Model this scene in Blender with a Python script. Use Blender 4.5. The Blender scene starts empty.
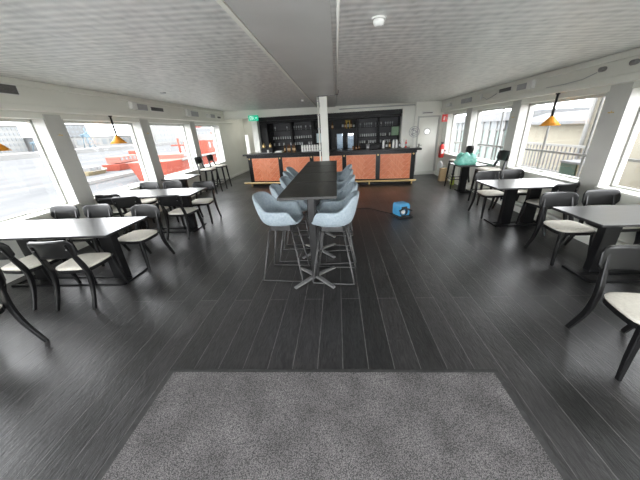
import bpy, bmesh, math, random
from mathutils import Vector, Matrix
random.seed(7)
C = bpy.context.scene.collection
PI = math.pi

# ------------------------------------------------------------------ materials
def mat(name, col, rough=0.5, metal=0.0, spec=0.5, emit=None, emit_s=0.0):
    m = bpy.data.materials.new(name); m.use_nodes = True
    b = m.node_tree.nodes['Principled BSDF']
    b.inputs['Base Color'].default_value = (*col, 1)
    b.inputs['Roughness'].default_value = rough
    b.inputs['Metallic'].default_value = metal
    b.inputs['Specular IOR Level'].default_value = spec
    if emit:
        b.inputs['Emission Color'].default_value = (*emit, 1); b.inputs['Emission Strength'].default_value = emit_s
    return m

def noisy(name, c1, c2, scale=8, rough=0.5, bump=0.0, metal=0.0, stretch=(1, 1, 1), detail=4, rr=None, spec=0.5, coord='Object'):
    """two-tone noise material with optional bump and roughness range"""
    m = mat(name, c1, rough, metal, spec)
    nt = m.node_tree; n = nt.nodes; l = nt.links; b = n['Principled BSDF']
    tc = n.new('ShaderNodeTexCoord'); mp = n.new('ShaderNodeMapping'); mp.inputs['Scale'].default_value = stretch
    nz = n.new('ShaderNodeTexNoise'); nz.inputs['Scale'].default_value = scale; nz.inputs['Detail'].default_value = detail
    l.new(tc.outputs[coord], mp.inputs['Vector']); l.new(mp.outputs[0], nz.inputs['Vector'])
    cr = n.new('ShaderNodeValToRGB'); cr.color_ramp.elements[0].position = .3; cr.color_ramp.elements[1].position = .7
    cr.color_ramp.elements[0].color = (*c1, 1); cr.color_ramp.elements[1].color = (*c2, 1)
    l.new(nz.outputs['Fac'], cr.inputs[0]); l.new(cr.outputs[0], b.inputs['Base Color'])
    if bump:
        bp = n.new('ShaderNodeBump'); bp.inputs['Strength'].default_value = bump; bp.inputs['Distance'].default_value = .01
        l.new(nz.outputs['Fac'], bp.inputs['Height']); l.new(bp.outputs[0], b.inputs['Normal'])
    if rr:
        mr = n.new('ShaderNodeMapRange'); mr.inputs['To Min'].default_value = rr[0]; mr.inputs['To Max'].default_value = rr[1]
        l.new(nz.outputs['Fac'], mr.inputs[0]); l.new(mr.outputs[0], b.inputs['Roughness'])
    return m

def floor_material():
    m = mat('dark_planks', (.03, .03, .03), .4)
    nt = m.node_tree; n = nt.nodes; l = nt.links; b = n['Principled BSDF']
    tc = n.new('ShaderNodeTexCoord')
    mp = n.new('ShaderNodeMapping'); mp.inputs['Rotation'].default_value = (0, 0, PI / 2)
    l.new(tc.outputs['Object'], mp.inputs['Vector'])
    br = n.new('ShaderNodeTexBrick'); br.offset = .37
    br.inputs['Scale'].default_value = 1; br.inputs['Brick Width'].default_value = 6.3; br.inputs['Row Height'].default_value = .195
    br.inputs['Mortar Size'].default_value = .0035; br.inputs['Mortar Smooth'].default_value = .3; br.inputs['Bias'].default_value = 0
    br.inputs['Color1'].default_value = (.013, .0135, .0135, 1); br.inputs['Color2'].default_value = (.030, .029, .030, 1)
    br.inputs['Mortar'].default_value = (.075, .074, .072, 1)
    l.new(mp.outputs[0], br.inputs['Vector'])
    # grain
    mg = n.new('ShaderNodeMapping'); mg.inputs['Scale'].default_value = (9, 1.6, 1); l.new(tc.outputs['Object'], mg.inputs['Vector'])
    ng = n.new('ShaderNodeTexNoise'); ng.inputs['Scale'].default_value = 3.5; ng.inputs['Detail'].default_value = 6; ng.inputs['Distortion'].default_value = 2.2
    l.new(mg.outputs[0], ng.inputs['Vector'])
    nw = n.new('ShaderNodeTexNoise'); nw.inputs['Scale'].default_value = .9; nw.inputs['Detail'].default_value = 3; l.new(tc.outputs['Object'], nw.inputs['Vector'])
    mx = n.new('ShaderNodeMix'); mx.data_type = 'RGBA'; mx.blend_type = 'MULTIPLY'; mx.inputs['Factor'].default_value = .7
    rg = n.new('ShaderNodeValToRGB'); rg.color_ramp.elements[0].position = .35; rg.color_ramp.elements[1].position = .65
    rg.color_ramp.elements[0].color = (.55, .55, .55, 1); rg.color_ramp.elements[1].color = (1.5, 1.48, 1.45, 1)
    l.new(ng.outputs['Fac'], rg.inputs[0]); l.new(br.outputs['Color'], mx.inputs[6]); l.new(rg.outputs[0], mx.inputs[7])
    # reddish patch, fading outward from its centre
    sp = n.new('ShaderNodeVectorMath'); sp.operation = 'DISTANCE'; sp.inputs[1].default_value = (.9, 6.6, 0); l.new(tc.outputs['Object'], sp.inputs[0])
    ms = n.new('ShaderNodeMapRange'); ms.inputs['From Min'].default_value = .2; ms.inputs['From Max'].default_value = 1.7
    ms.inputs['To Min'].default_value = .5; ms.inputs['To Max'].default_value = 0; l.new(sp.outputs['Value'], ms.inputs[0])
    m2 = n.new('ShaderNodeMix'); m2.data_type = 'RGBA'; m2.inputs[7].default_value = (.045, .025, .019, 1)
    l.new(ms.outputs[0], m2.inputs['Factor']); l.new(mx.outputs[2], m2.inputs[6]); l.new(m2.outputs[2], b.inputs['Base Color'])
    mr = n.new('ShaderNodeMapRange'); mr.inputs['From Min'].default_value = .3; mr.inputs['From Max'].default_value = .7
    mr.inputs['To Min'].default_value = .28; mr.inputs['To Max'].default_value = .40
    l.new(nw.outputs['Fac'], mr.inputs[0]); l.new(mr.outputs[0], b.inputs['Roughness'])
    ad = n.new('ShaderNodeMath'); ad.operation = 'SUBTRACT'; l.new(ng.outputs['Fac'], ad.inputs[0]); l.new(br.outputs['Fac'], ad.inputs[1])
    bp = n.new('ShaderNodeBump'); bp.inputs['Strength'].default_value = .6; bp.inputs['Distance'].default_value = .005
    l.new(ad.outputs[0], bp.inputs['Height']); l.new(bp.outputs[0], b.inputs['Normal'])
    b.inputs['Specular IOR Level'].default_value = .48
    return m

def ceiling_material():
    m = mat('embossed_foil', (.42, .42, .40), .42, .15)
    nt = m.node_tree; n = nt.nodes; l = nt.links; b = n['Principled BSDF']
    tc = n.new('ShaderNodeTexCoord'); mp = n.new('ShaderNodeMapping'); mp.inputs['Scale'].default_value = (1, .55, 1)
    l.new(tc.outputs['Object'], mp.inputs[0])
    vo = n.new('ShaderNodeTexVoronoi'); vo.inputs['Scale'].default_value = 14; vo.feature = 'SMOOTH_F1'; vo.inputs['Randomness'].default_value = .75
    l.new(mp.outputs[0], vo.inputs['Vector'])
    wv = n.new('ShaderNodeTexWave'); wv.wave_type = 'BANDS'; wv.bands_direction = 'Y'; wv.inputs['Scale'].default_value = 3.2; wv.inputs['Distortion'].default_value = 2.5
    wv.inputs['Detail'].default_value = 2; l.new(tc.outputs['Object'], wv.inputs['Vector'])
    ad = n.new('ShaderNodeMath'); ad.operation = 'MULTIPLY_ADD'; ad.inputs[1].default_value = .45
    l.new(wv.outputs['Fac'], ad.inputs[0]); l.new(vo.outputs['Distance'], ad.inputs[2])
    bp = n.new('ShaderNodeBump'); bp.inputs['Strength'].default_value = .5; bp.inputs['Distance'].default_value = .012
    l.new(ad.outputs[0], bp.inputs['Height']); l.new(bp.outputs[0], b.inputs['Normal'])
    cr = n.new('ShaderNodeValToRGB'); cr.color_ramp.elements[0].color = (.44, .45, .435, 1); cr.color_ramp.elements[1].color = (.74, .74, .71, 1)
    l.new(ad.outputs[0], cr.inputs[0]); l.new(cr.outputs[0], b.inputs['Base Color'])
    return m

def mat_material():
    m = mat('woven_mat', (.12, .115, .12), .95)
    nt = m.node_tree; n = nt.nodes; l = nt.links; b = n['Principled BSDF']
    tc = n.new('ShaderNodeTexCoord')
    a = n.new('ShaderNodeTexNoise'); a.inputs['Scale'].default_value = 190; a.inputs['Detail'].default_value = 2; l.new(tc.outputs['Object'], a.inputs['Vector'])
    c = n.new('ShaderNodeTexNoise'); c.inputs['Scale'].default_value = 4; l.new(tc.outputs['Object'], c.inputs['Vector'])
    r = n.new('ShaderNodeValToRGB'); r.color_ramp.elements[0].position = .40; r.color_ramp.elements[1].position = .62
    r.color_ramp.elements[0].color = (.036, .034, .036, 1); r.color_ramp.elements[1].color = (.170, .160, .160, 1); l.new(a.outputs['Fac'], r.inputs[0])
    r2 = n.new('ShaderNodeMapRange'); r2.inputs['From Min'].default_value = .3; r2.inputs['From Max'].default_value = .7; r2.inputs['To Min'].default_value = .68; r2.inputs['To Max'].default_value = 1.2; l.new(c.outputs['Fac'], r2.inputs[0])
    mx = n.new('ShaderNodeVectorMath'); mx.operation = 'SCALE'; l.new(r.outputs[0], mx.inputs[0]); l.new(r2.outputs[0], mx.inputs['Scale'])
    l.new(mx.outputs[0], b.inputs['Base Color'])
    bp = n.new('ShaderNodeBump'); bp.inputs['Strength'].default_value = .6; bp.inputs['Distance'].default_value = .004
    l.new(a.outputs['Fac'], bp.inputs['Height']); l.new(bp.outputs[0], b.inputs['Normal'])
    return m

def pane_material(name, tint=(1, 1, 1), refl=.06):
    m = bpy.data.materials.new(name); m.use_nodes = True
    nt = m.node_tree; n = nt.nodes; l = nt.links; n.clear()
    o = n.new('ShaderNodeOutputMaterial'); mx = n.new('ShaderNodeMixShader'); mx.inputs[0].default_value = refl
    t = n.new('ShaderNodeBsdfTransparent'); t.inputs[0].default_value = (*tint, 1)
    g = n.new('ShaderNodeBsdfGlossy'); g.inputs['Roughness'].default_value = .03
    l.new(t.outputs[0], mx.inputs[1]); l.new(g.outputs[0], mx.inputs[2]); l.new(mx.outputs[0], o.inputs[0])
    return m

def water_material():
    m = mat('harbour_water', (.06, .06, .06), .6, 0, 0)
    nt = m.node_tree; n = nt.nodes; l = nt.links; b = n['Principled BSDF']
    tc = n.new('ShaderNodeTexCoord'); a = n.new('ShaderNodeTexNoise'); a.inputs['Scale'].default_value = .8; a.inputs['Detail'].default_value = 5
    l.new(tc.outputs['Object'], a.inputs['Vector'])
    mp = n.new('ShaderNodeMapping'); mp.inputs['Scale'].default_value = (.5, .12, 1); l.new(tc.outputs['Object'], mp.inputs[0]); l.new(mp.outputs[0], a.inputs['Vector'])
    cr = n.new('ShaderNodeValToRGB'); cr.color_ramp.elements[0].position = .35; cr.color_ramp.elements[1].position = .65
    cr.color_ramp.elements[0].color = (.072, .074, .076, 1); cr.color_ramp.elements[1].color = (.094, .095, .096, 1)
    l.new(a.outputs['Fac'], cr.inputs[0]); l.new(cr.outputs[0], b.inputs['Base Color'])
    bp = n.new('ShaderNodeBump'); bp.inputs['Strength'].default_value = .5; bp.inputs['Distance'].default_value = .25
    l.new(a.outputs['Fac'], bp.inputs['Height']); l.new(bp.outputs[0], b.inputs['Normal'])
    return m

M = dict(
    floor=floor_material(), ceiling=ceiling_material(), mat=mat_material(),
    mat_edge=noisy('mat_border', (.02, .02, .02), (.035, .035, .035), 30, .7),
    white=noisy('white_paint', (.78, .78, .72), (.83, .83, .77), 3, .38),
    wall=noisy('pale_wall_paint', (.70, .705, .64), (.75, .755, .69), 2, .5),
    soffit=noisy('soffit_paint', (.72, .72, .65), (.77, .77, .70), 2, .42),
    strip=noisy('ceiling_strip_paint', (.45, .45, .43), (.50, .50, .48), 2, .45),
    post=noisy('grey_post_paint', (.48, .48, .45), (.54, .54, .50), 3, .42),
    black=noisy('black_lacquer', (.005, .005, .0055), (.009, .009, .01), 12, .30, rr=(.24, .36), spec=.3),
    chairwood=noisy('black_stained_wood', (.005, .005, .0055), (.009, .009, .0095), 6, .3, rr=(.26, .32), spec=.38),
    tabletop=noisy('black_tabletop', (.012, .012, .013), (.035, .035, .035), 5, .3, stretch=(1, 7, 1), rr=(.24, .38)),
    hightop=noisy('dark_high_tabletop', (.018, .018, .016), (.034, .033, .030), 6, .38, stretch=(5, 1, 1), rr=(.32, .46), spec=.35),
    seat=noisy('cream_seat_fabric', (.60, .57, .50), (.70, .67, .59), 60, .85, bump=.2),
    fabric=noisy('blue_grey_felt', (.27, .33, .37), (.35, .41, .45), 45, .9, bump=.35),
    steel=noisy('grey_powder_steel', (.045, .045, .045), (.07, .07, .07), 20, .4, metal=.4),
    pedestal=noisy('dark_pedestal_steel', (.010, .010, .010), (.018, .018, .018), 20, .38, metal=.3),
    foot=noisy('brushed_foot_steel', (.22, .22, .22), (.32, .32, .32), 20, .35, metal=.6),
    copper=noisy('terracotta_plank', (.60, .17, .075), (.72, .25, .125), 5, .42, stretch=(1, 1, 4)),
    copper2=noisy('terracotta_plank_pale', (.64, .20, .095), (.76, .29, .155), 5, .42, stretch=(4, 1, 1)),
    groove=noisy('panel_groove', (.80, .42, .26), (.75, .38, .24), 8, .5),
    brass=noisy('brass', (.62, .45, .20), (.72, .54, .26), 12, .3, metal=.7),
    darkpanel=noisy('dark_grey_panel', (.045, .045, .05), (.065, .065, .07), 4, .5),
    shelf=noisy('shelf_black', (.006, .006, .007), (.010, .010, .010), 5, .45, spec=.3),
    orange=noisy('amber_lampshade', (.80, .30, .02), (.88, .36, .03), 8, .4),
    plastic=noisy('white_plastic', (.72, .72, .69), (.78, .78, .75), 8, .4),
    greyplastic=noisy('grey_plastic', (.36, .37, .38), (.42, .42, .43), 8, .5),
    grille=noisy('dark_grille', (.10, .10, .095), (.16, .155, .15), 60, .6),
    frame=noisy('window_frame_paint', (.50, .50, .47), (.55, .55, .52), 3, .45),
    glowwhite=mat('glow_white', (.8, .8, .78), .4, emit=(1, .99, .95), emit_s=.3),  # soft glow, shared by the bar lamp shade and the porthole pane
    red=noisy('red_enamel', (.60, .03, .025), (.68, .05, .04), 6, .35),
    blue=noisy('blue_plastic', (.04, .28, .55), (.08, .36, .62), 8, .4),
    rubber=noisy('black_rubber', (.015, .015, .015), (.03, .03, .03), 20, .6),
    glass=pane_material('thin_window_glass', (1, 1, 1), .03),
    fridge=pane_material('cooler_glass', (.9, .95, 1), .15),
    teal=noisy('teal_plastic_film', (.12, .46, .37), (.30, .66, .56), 14, .35, bump=.6),
    amber=noisy('amber_glass', (.09, .04, .015), (.15, .07, .025), 6, .15),
    darkglass=noisy('dark_bottle_glass', (.02, .03, .02), (.05, .06, .04), 6, .12),
    clearish=noisy('pale_glassware', (.40, .42, .42), (.55, .57, .57), 10, .15),
    cup=noisy('white_china', (.74, .74, .72), (.80, .80, .78), 8, .3),
    tan=noisy('kraft_card', (.46, .33, .18), (.52, .38, .22), 10, .8),
    lime=noisy('lime_plastic', (.35, .42, .05), (.42, .50, .08), 10, .5),
    cooler=mat('cooler_interior', (.5, .56, .6), .5, emit=(.72, .82, .9), emit_s=.10),
    exitgreen=mat('exit_green', (.0, .38, .2), .5, emit=(.02, .55, .34), emit_s=.25),
    exitwhite=mat('exit_white', (.9, .95, .9), .5, emit=(.8, 1, .9), emit_s=.2),
    paper=noisy('pale_blue_paper', (.42, .52, .56), (.50, .60, .64), 12, .7),
    greenpaper=noisy('pale_green_paper', (.22, .34, .22), (.28, .40, .27), 12, .7),
    yellow=noisy('yellow_label', (.50, .33, .03), (.56, .38, .05), 10, .5),
)
def outdoor(name, c, rough=.8):
    c = tuple(x * .27 + .05 for x in c)  # constant lift paints pale outdoor haze into the colours
    return noisy(name, tuple(x * .93 for x in c), c, .8, rough, spec=.35)
O = dict(
    white=outdoor('hazed_white', (.36, .36, .34)), grey=outdoor('hazed_grey', (.22, .23, .24)), dark=outdoor('slate_grey', (.12, .13, .14)),
    beige=outdoor('beige_render', (.46, .41, .28)), red=outdoor('ship_red', (.50, -.05, -.105)), redpale=outdoor('hazed_red', (.48, .08, .02)),
    blue=outdoor('crane_blue', (.12, .26, .36)), quay=outdoor('quay_concrete', (.24, .24, .23)), deck=outdoor('pale_deck', (.30, .25, .18)),
    teal=outdoor('greenish_glass', (.34, .46, .42), .4), window=outdoor('far_window_glass', (.20, .24, .26), .4), ochre=outdoor('ochre', (.34, .26, .08)),
    green=outdoor('bin_green', (-.10, -.03, -.08)), water=water_material())

# ------------------------------------------------------------------ mesh helpers
class MB:
    def __init__(s): s.bm = bmesh.new()
    def _add(s, vs, fs, smooth=False):
        v = [s.bm.verts.new(p) for p in vs]
        for f in fs:
            try:
                fc = s.bm.faces.new([v[i] for i in f]); fc.smooth = smooth
            except ValueError: pass
        return v
    def box(s, x0, x1, y0, y1, z0, z1, bev=0.0, rot=None, at=None):
        b = bmesh.new(); bmesh.ops.create_cube(b, size=1)
        bmesh.ops.scale(b, vec=(x1 - x0, y1 - y0, z1 - z0), verts=b.verts)
        if bev: bmesh.ops.bevel(b, geom=b.edges[:], offset=bev, segments=2, affect='EDGES', profile=.6)
        bmesh.ops.translate(b, vec=((x0 + x1) / 2, (y0 + y1) / 2, (z0 + z1) / 2), verts=b.verts)
        if rot: bmesh.ops.transform(b, matrix=rot, verts=b.verts)
        s.merge(b); return s
    def merge(s, b):
        me = bpy.data.meshes.new('tmp'); b.to_mesh(me); b.free(); s.bm.from_mesh(me); bpy.data.meshes.remove(me)
    def prism(s, poly, z0, z1):
        n = len(poly); vs = [(x, y, z0) for x, y in poly] + [(x, y, z1) for x, y in poly]
        fs = [tuple(range(n))[::-1], tuple(range(n, 2 * n))] + [(i, (i + 1) % n, n + (i + 1) % n, n + i) for i in range(n)]
        s._add(vs, fs); return s
    def hull(s, a, b):
        """loft between two equal-length closed loops, capped"""
        n = len(a); s._add(list(a) + list(b), [tuple(range(n))[::-1], tuple(range(n, 2 * n))] + [(i, (i + 1) % n, n + (i + 1) % n, n + i) for i in range(n)]); return s
    def tube(s, pts, r, seg=8, closed=False, flat=None):
        """swept tube; r scalar or list; flat=(w,h) gives a rectangular section"""
        P = [Vector(p) for p in pts]; n = len(P); rings = []
        R = r if isinstance(r, (list, tuple)) else [r] * n
        up = None
        for i in range(n):
            if closed: t = P[(i + 1) % n] - P[i - 1]
            else: t = P[min(i + 1, n - 1)] - P[max(i - 1, 0)]
            t.normalize()
            if up is None:
                up = Vector((0, 0, 1)) if abs(t.z) < .9 else Vector((0, 1, 0))
            a = t.cross(up)
            if a.length < 1e-4: a = t.cross(Vector((1, 0, 0)))
            a.normalize(); b2 = a.cross(t).normalized(); up = b2
            if flat:
                k = R[i]
                ring = [P[i] + a * (flat[0] * k * cx) + b2 * (flat[1] * k * cy) for cx, cy in ((-.5, -.35), (-.35, -.5), (.35, -.5), (.5, -.35), (.5, .35), (.35, .5), (-.35, .5), (-.5, .35))]
            else:
                ring = [P[i] + (a * math.cos(2 * PI * k / seg) + b2 * math.sin(2 * PI * k / seg)) * R[i] for k in range(seg)]
            rings.append([s.bm.verts.new(p) for p in ring])
        m = len(rings[0])
        for i in range(n if closed else n - 1):
            A, B = rings[i], rings[(i + 1) % n]
            for k in range(m):
                f = s.bm.faces.new((A[k], A[(k + 1) % m], B[(k + 1) % m], B[k])); f.smooth = not flat
        if not closed:
            s.bm.faces.new(rings[0][::-1]); s.bm.faces.new(rings[-1])
        return s
    def lathe(s, prof, c=(0, 0, 0), seg=16, axis='z'):
        rings = []
        for r, z in prof:
            ring = []
            for k in range(seg):
                a = 2 * PI * k / seg; x, y = r * math.cos(a), r * math.sin(a)
                p = (c[0] + x, c[1] + y, c[2] + z) if axis == 'z' else ((c[0] + x, c[1] + z, c[2] + y) if axis == 'y' else (c[0] + z, c[1] + x, c[2] + y))
                ring.append(s.bm.verts.new(p))
            rings.append(ring)
        for A, B in zip(rings, rings[1:]):
            for k in range(seg):
                f = s.bm.faces.new((A[k], A[(k + 1) % seg], B[(k + 1) % seg], B[k])); f.smooth = True
        s.bm.faces.new(rings[0][::-1]); s.bm.faces.new(rings[-1]); return s
    def grid(s, P, thick=0.0, nrm=None):
        """P[i][j] points -> sheet; closed solid via offset grid Q"""
        n, m = len(P), len(P[0])
        V = [[s.bm.verts.new(p) for p in row] for row in P]
        for i in range(n - 1):
            for j in range(m - 1):
                f = s.bm.faces.new((V[i][j], V[i + 1][j], V[i + 1][j + 1], V[i][j + 1])); f.smooth = True
        return V
    def build(s, name, m, parent=None, kind=None, label=None, mods=None, recalc=True):
        if recalc: bmesh.ops.recalc_face_normals(s.bm, faces=s.bm.faces)
        me = bpy.data.meshes.new(name); s.bm.to_mesh(me); s.bm.free()
        for mm in (m if isinstance(m, (list, tuple)) else [m]): me.materials.append(mm)
        o = bpy.data.objects.new(name, me); C.objects.link(o)
        if parent: o.parent = parent
        if kind: o['kind'] = kind
        if label: o['label'] = label
        return o

def tag(o, label, cat, group=None, kind=None):
    o['label'] = label; o['category'] = cat
    if group: o['group'] = group
    if kind: o['kind'] = kind
    return o
def thing(name, label, cat, loc=(0, 0, 0), rz=0, group=None):
    o = bpy.data.objects.new(name, None); o.empty_display_size = .1; C.objects.link(o)
    o.location = loc; o.rotation_euler = (0, 0, rz)
    return tag(o, label, cat, group)
def dup(root, loc, rz, label, group=None):
    r = root.copy(); C.objects.link(r); r.location = loc; r.rotation_euler = (0, 0, rz); r['label'] = label
    if group: r['group'] = group
    for ch in list(root.children):
        c = ch.copy(); C.objects.link(c); c.parent = r
        for g in list(ch.children):
            d = g.copy(); C.objects.link(d); d.parent = c
    return r
def struct(name, mb, m, parent=None): return mb.build(name, m, parent, kind='structure' if parent is None else None)
R = math.radians

# ------------------------------------------------------------------ room shell
XL, XR = -4.45, 3.68          # inner wall planes
GL, GR = -4.70, 3.90          # glazing planes
Y0, Y1 = -1.6, 13.4
ZL, ZR = 2.52, 2.40           # ceiling heights at the two sides (slight list)
def zc(x): return ZL + (ZR - ZL) * (x - XL) / (XR - XL)

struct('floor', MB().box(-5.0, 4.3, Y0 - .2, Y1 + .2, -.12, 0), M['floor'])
def slab(x0, x1, y0, y1, drop=0, t=.05):
    b = MB(); a = [(x, y, zc(x) - drop) for x, y in ((x0, y0), (x1, y0), (x1, y1), (x0, y1))]; c = [(p[0], p[1], p[2] + t + drop) for p in a]
    return b.hull(a, c)
struct('ceiling', slab(-5.0, 4.3, Y0 - .2, Y1 + .2), M['ceiling'])
struct('trim_1', slab(-.66, -.02, Y0, 10.3, .035), M['strip'])          # smooth panel strip along the middle of the ceiling
tb = MB(); tb.hull([(-.70, Y0, zc(-.68) - .045), (-.665, Y0, zc(-.68) - .045), (-.665, 10.3, zc(-.68) - .045), (-.70, 10.3, zc(-.68) - .045)], [(-.70, Y0, zc(-.68) + .01), (-.665, Y0, zc(-.68) + .01), (-.665, 10.3, zc(-.68) + .01), (-.70, 10.3, zc(-.68) + .01)])
struct('trim_2', tb, M['soffit'])

# window wall: openings per side as y-ranges
sill, head = .70, 2.03
winL = [(-1.4, -.02), (.25, 2.08), (2.33, 4.18), (4.45, 6.28), (6.55, 8.45), (8.72, 10.55)]
winR = [(-1.4, -.35), (-.08, 1.75), (2.03, 3.86), (4.14, 5.97), (6.22, 8.0), (8.28, 9.62)]
def window_wall(name, xi, xo, wins, sill, head, yend):
    b = MB(); lo, hi = min(xi, xo), max(xi, xo)
    if xo < xi: lo -= .06
    else: hi += .06
    b.box(lo, hi, Y0, yend, 0, sill); b.box(lo, hi, Y0, yend, head, 2.6)
    e = [Y0] + [v for w in wins for v in w] + [yend]
    for i in range(0, len(e), 2): b.box(lo, hi, e[i], e[i + 1], sill, head)
    return b
struct('wall_left', window_wall('wall_left', XL, GL, winL, .70, 2.04, Y1), M['wall'])
struct('wall_right', window_wall('wall_right', XR, GR, winR, .74, 1.98, Y1), M['wall'])
struct('wall_back', MB().box(-5.0, 4.3, Y1, Y1 + .15, 0, 2.6), M['wall'])
struct('wall_front', MB().box(-5.0, -2.2, Y0 - .15, Y0, 0, 2.6).box(1.9, 4.3, Y0 - .15, Y0, 0, 2.6).box(-2.2, 1.9, Y0 - .15, Y0, 2.15, 2.6), M['wall'])  # wide gap behind the camera is added to let in more daylight
gd = MB()
for x in (-2.2, -.85, .5, 1.85): gd.box(x, x + .05, Y0 - .1, Y0 - .04, 0, 2.15)
gd.box(-2.2, 1.9, Y0 - .1, Y0 - .04, 2.1, 2.15).box(-2.2, 1.9, Y0 - .1, Y0 - .04, 0, .08)
gd = gd.build('added_glazed_opening', M['white'], kind='structure'); MB().box(-2.15, 1.85, Y0 - .075, Y0 - .07, .08, 2.1).build('pane', M['glass'], gd)  # glazing of the added opening, out of view
k = 0
for side, xi, xo, wins, s0, h0 in (('l', XL, GL, winL, .70, 2.04), ('r', XR, GR, winR, .74, 1.98)):
    sg = 1 if xi > xo else -1
    for (a, c) in wins:
        k += 1
        fx0, fx1 = sorted((xo, xo + sg * .06))
        f = MB(); w = .045
        f.box(fx0, fx1, a, a + w, s0, h0, .006); f.box(fx0, fx1, c - w, c, s0, h0, .006)
        f.box(fx0, fx1, a, c, s0, s0 + w, .006); f.box(fx0, fx1, a, c, h0 - w, h0, .006)
        # slim inner bead and reveal lining on both jambs
        r0, r1 = sorted((xo + sg * .07, xi + sg * .012))
        f.box(r0, r1, a - .001, a + .022, s0, h0); f.box(r0, r1, c - .022, c + .001, s0, h0)
        win = f.build('window_%d' % k, M['frame'], kind='structure')
        g = MB().box(xo + sg * .02, xo + sg * .026, a + w, c - w, s0 + w, h0 - w); g.build('pane', M['glass'], win)
        q0, q1 = sorted((xo + sg * .06, xi + sg * .03))
        MB().box(q0, q1, a, c, s0 - .005, s0 + .022, .006).build('sill', M['white'], win)
# post facings
n = 2
for side, xi, xo, wins, s0, h0 in (('l', XL, GL, winL, 0, 2.1), ('r', XR, GR, winR, 0, 2.05)):
    sg = 1 if xi > xo else -1
    for (w1, w2) in zip(wins, wins[1:]):
        n += 1; x0, x1 = sorted((xi - sg * .02, xi + sg * .014))
        struct('trim_%d' % n, MB().box(x0, x1, w1[1] + .002, w2[0] - .002, .1, h0, .004), M['post'])
# soffits with a rounded lip
def soffit(name, xi, sg, zb, zt, y0, y1):
    b = MB(); xf = xi + sg * .10
    b.box(min(xi - sg * .05, xf), max(xi - sg * .05, xf), y0, y1, zb + .07, zt)
    l0, l1 = sorted((xi - sg * .05, xf + sg * .035)); b.box(l0, l1, y0, y1, zb, zb + .085, .018)
    t0, t1 = sorted((xf - sg * .02, xf + sg * .03)); b.box(t0, t1, y0, y1, zt - .05, zt + .03, .01)
    return struct(name, b, M['soffit'])
soffit('trim_20', XL, 1, 2.13, 2.49, Y0, 11.9)
soffit('trim_21', XR, -1, 2.06, 2.37, Y0, 9.97)
# skirtings and the low pipe box on the right
struct('baseboard_left', MB().box(XL, XL + .03, Y0, Y1, 0, .11, .006), M['white'])
struct('baseboard_right', MB().box(XR - .15, XR, Y0, 9.9, 0, .12, .012).box(XR - .09, XR, Y0, 9.9, .12, .17, .01), M['white'])

# door wall at the right end
dw = MB(); DY = 9.97
dw.box(2.72, XR + .05, DY, DY + .12, 1.94, 2.6); dw.box(2.72, 2.84, DY, DY + .12, 0, 1.94); dw.box(3.52, XR + .05, DY, DY + .12, 0, 1.94)
struct('wall_door_side', dw, M['white'])
d = MB().box(2.855, 3.505, DY + .03, DY + .06, .10, 1.93, .004)
door = d.build('door_1', M['white'], kind='structure')
fr = MB().box(2.80, 2.85, DY - .02, DY + .03, .1, 1.96, .004).box(3.51, 3.56, DY - .02, DY + .03, .1, 1.96, .004).box(2.80, 3.56, DY - .02, DY + .03, 1.92, 1.97, .004); fr.build('door_frame', M['frame'], door)
MB().box(2.80, 3.56, DY - .03, DY + .06, 0, .12, .004).build('door_threshold', M['wall'], door)
pt = MB(); pt.lathe([(.105, 0), (.11, -.012), (.105, -.02), (.095, -.022), (.09, -.01)], (3.16, DY + .03, 1.47), 24, 'y'); ph = pt.build('porthole_ring', M['greyplastic'], door)
MB().lathe([(.09, 0), (.09, -.012)], (3.16, DY + .022, 1.47), 24, 'y').build('porthole_pane', M['glowwhite'], ph)  # glow put into the pane to brighten it; no lamp here
dh = MB().box(2.90, 2.93, DY - .01, DY + .02, .96, 1.08, .004); dh.tube([(2.915, DY - .01, 1.03), (2.915, DY - .05, 1.03), (3.0, DY - .05, 1.03)], .008); dh.build('door_handle', M['steel'], door)
dv = thing('ceiling_vent', 'small white slotted vent above the white porthole door', 'vent', (3.1, DY - .001, 2.06))
MB().box(-.19, .19, -.05, 0, -.05, .05, .01).build('housing', M['plastic'], dv)
MB().box(-.16, .16, -.056, -.048, -.012, .012).build('slot', M['grille'], dv)

# ------------------------------------------------------------------ bar (its own skewed frame)
BA = math.atan2(-.55, 5.38)
P0 = (-3.0, 8.95)
def bl(u, v, z=0):
    return (P0[0] + u * math.cos(BA) - v * math.sin(BA), P0[1] + u * math.sin(BA) + v * math.cos(BA), z)
BROT = Matrix.Translation((P0[0], P0[1], 0)) @ Matrix.Rotation(BA, 4, 'Z')
L = 5.41
def bstruct(name, mb, m):
    bmesh.ops.transform(mb.bm, matrix=BROT, verts=mb.bm.verts); return struct(name, mb, m)
bstruct('trim_30', MB().box(-1.62, 5.72, 1.80, 2.05, 2.23, 2.6), M['soffit'])                 # header beam
bstruct('trim_31', MB().box(5.16, 5.78, 1.72, 2.9, 0, 2.3).box(-.02, 5.3, 2.80, 2.92, 0, 2.5), M['white'])  # pier right of the alcove and its back
bstruct('trim_32', MB().box(-.42, -.20, 1.74, 2.9, 0, 2.3), M['white'])                        # post left of the alcove
bstruct('trim_33', MB().box(-.20, .10, 1.95, 2.9, 0, 2.3), M['shelf'])
bstruct('trim_34', MB().box(-.20, 5.16, 1.80, 2.75, 2.10, 2.24).box(-.20, 5.16, 1.98, 2.75, 2.02, 2.11), M['shelf'])  # black valance over the shelves

bar = thing('bar_counter', 'long black bar counter with terracotta herringbone panels and brass foot rail', 'bar counter', (P0[0], P0[1], 0), BA)
b = MB(); b.box(0, L, .03, .62, .12, 1.0); b.box(.03, L - .03, .08, .6, 0, .12); b.build('body', M['black'], bar)
ct = MB(); ct.box(-.14, L + .16, -.06, .70, 1.0, 1.055, .01); ct.box(-.03, L + .03, -.015, .66, .93, 1.0, .006); ct.build('countertop', M['black'], bar)
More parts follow.
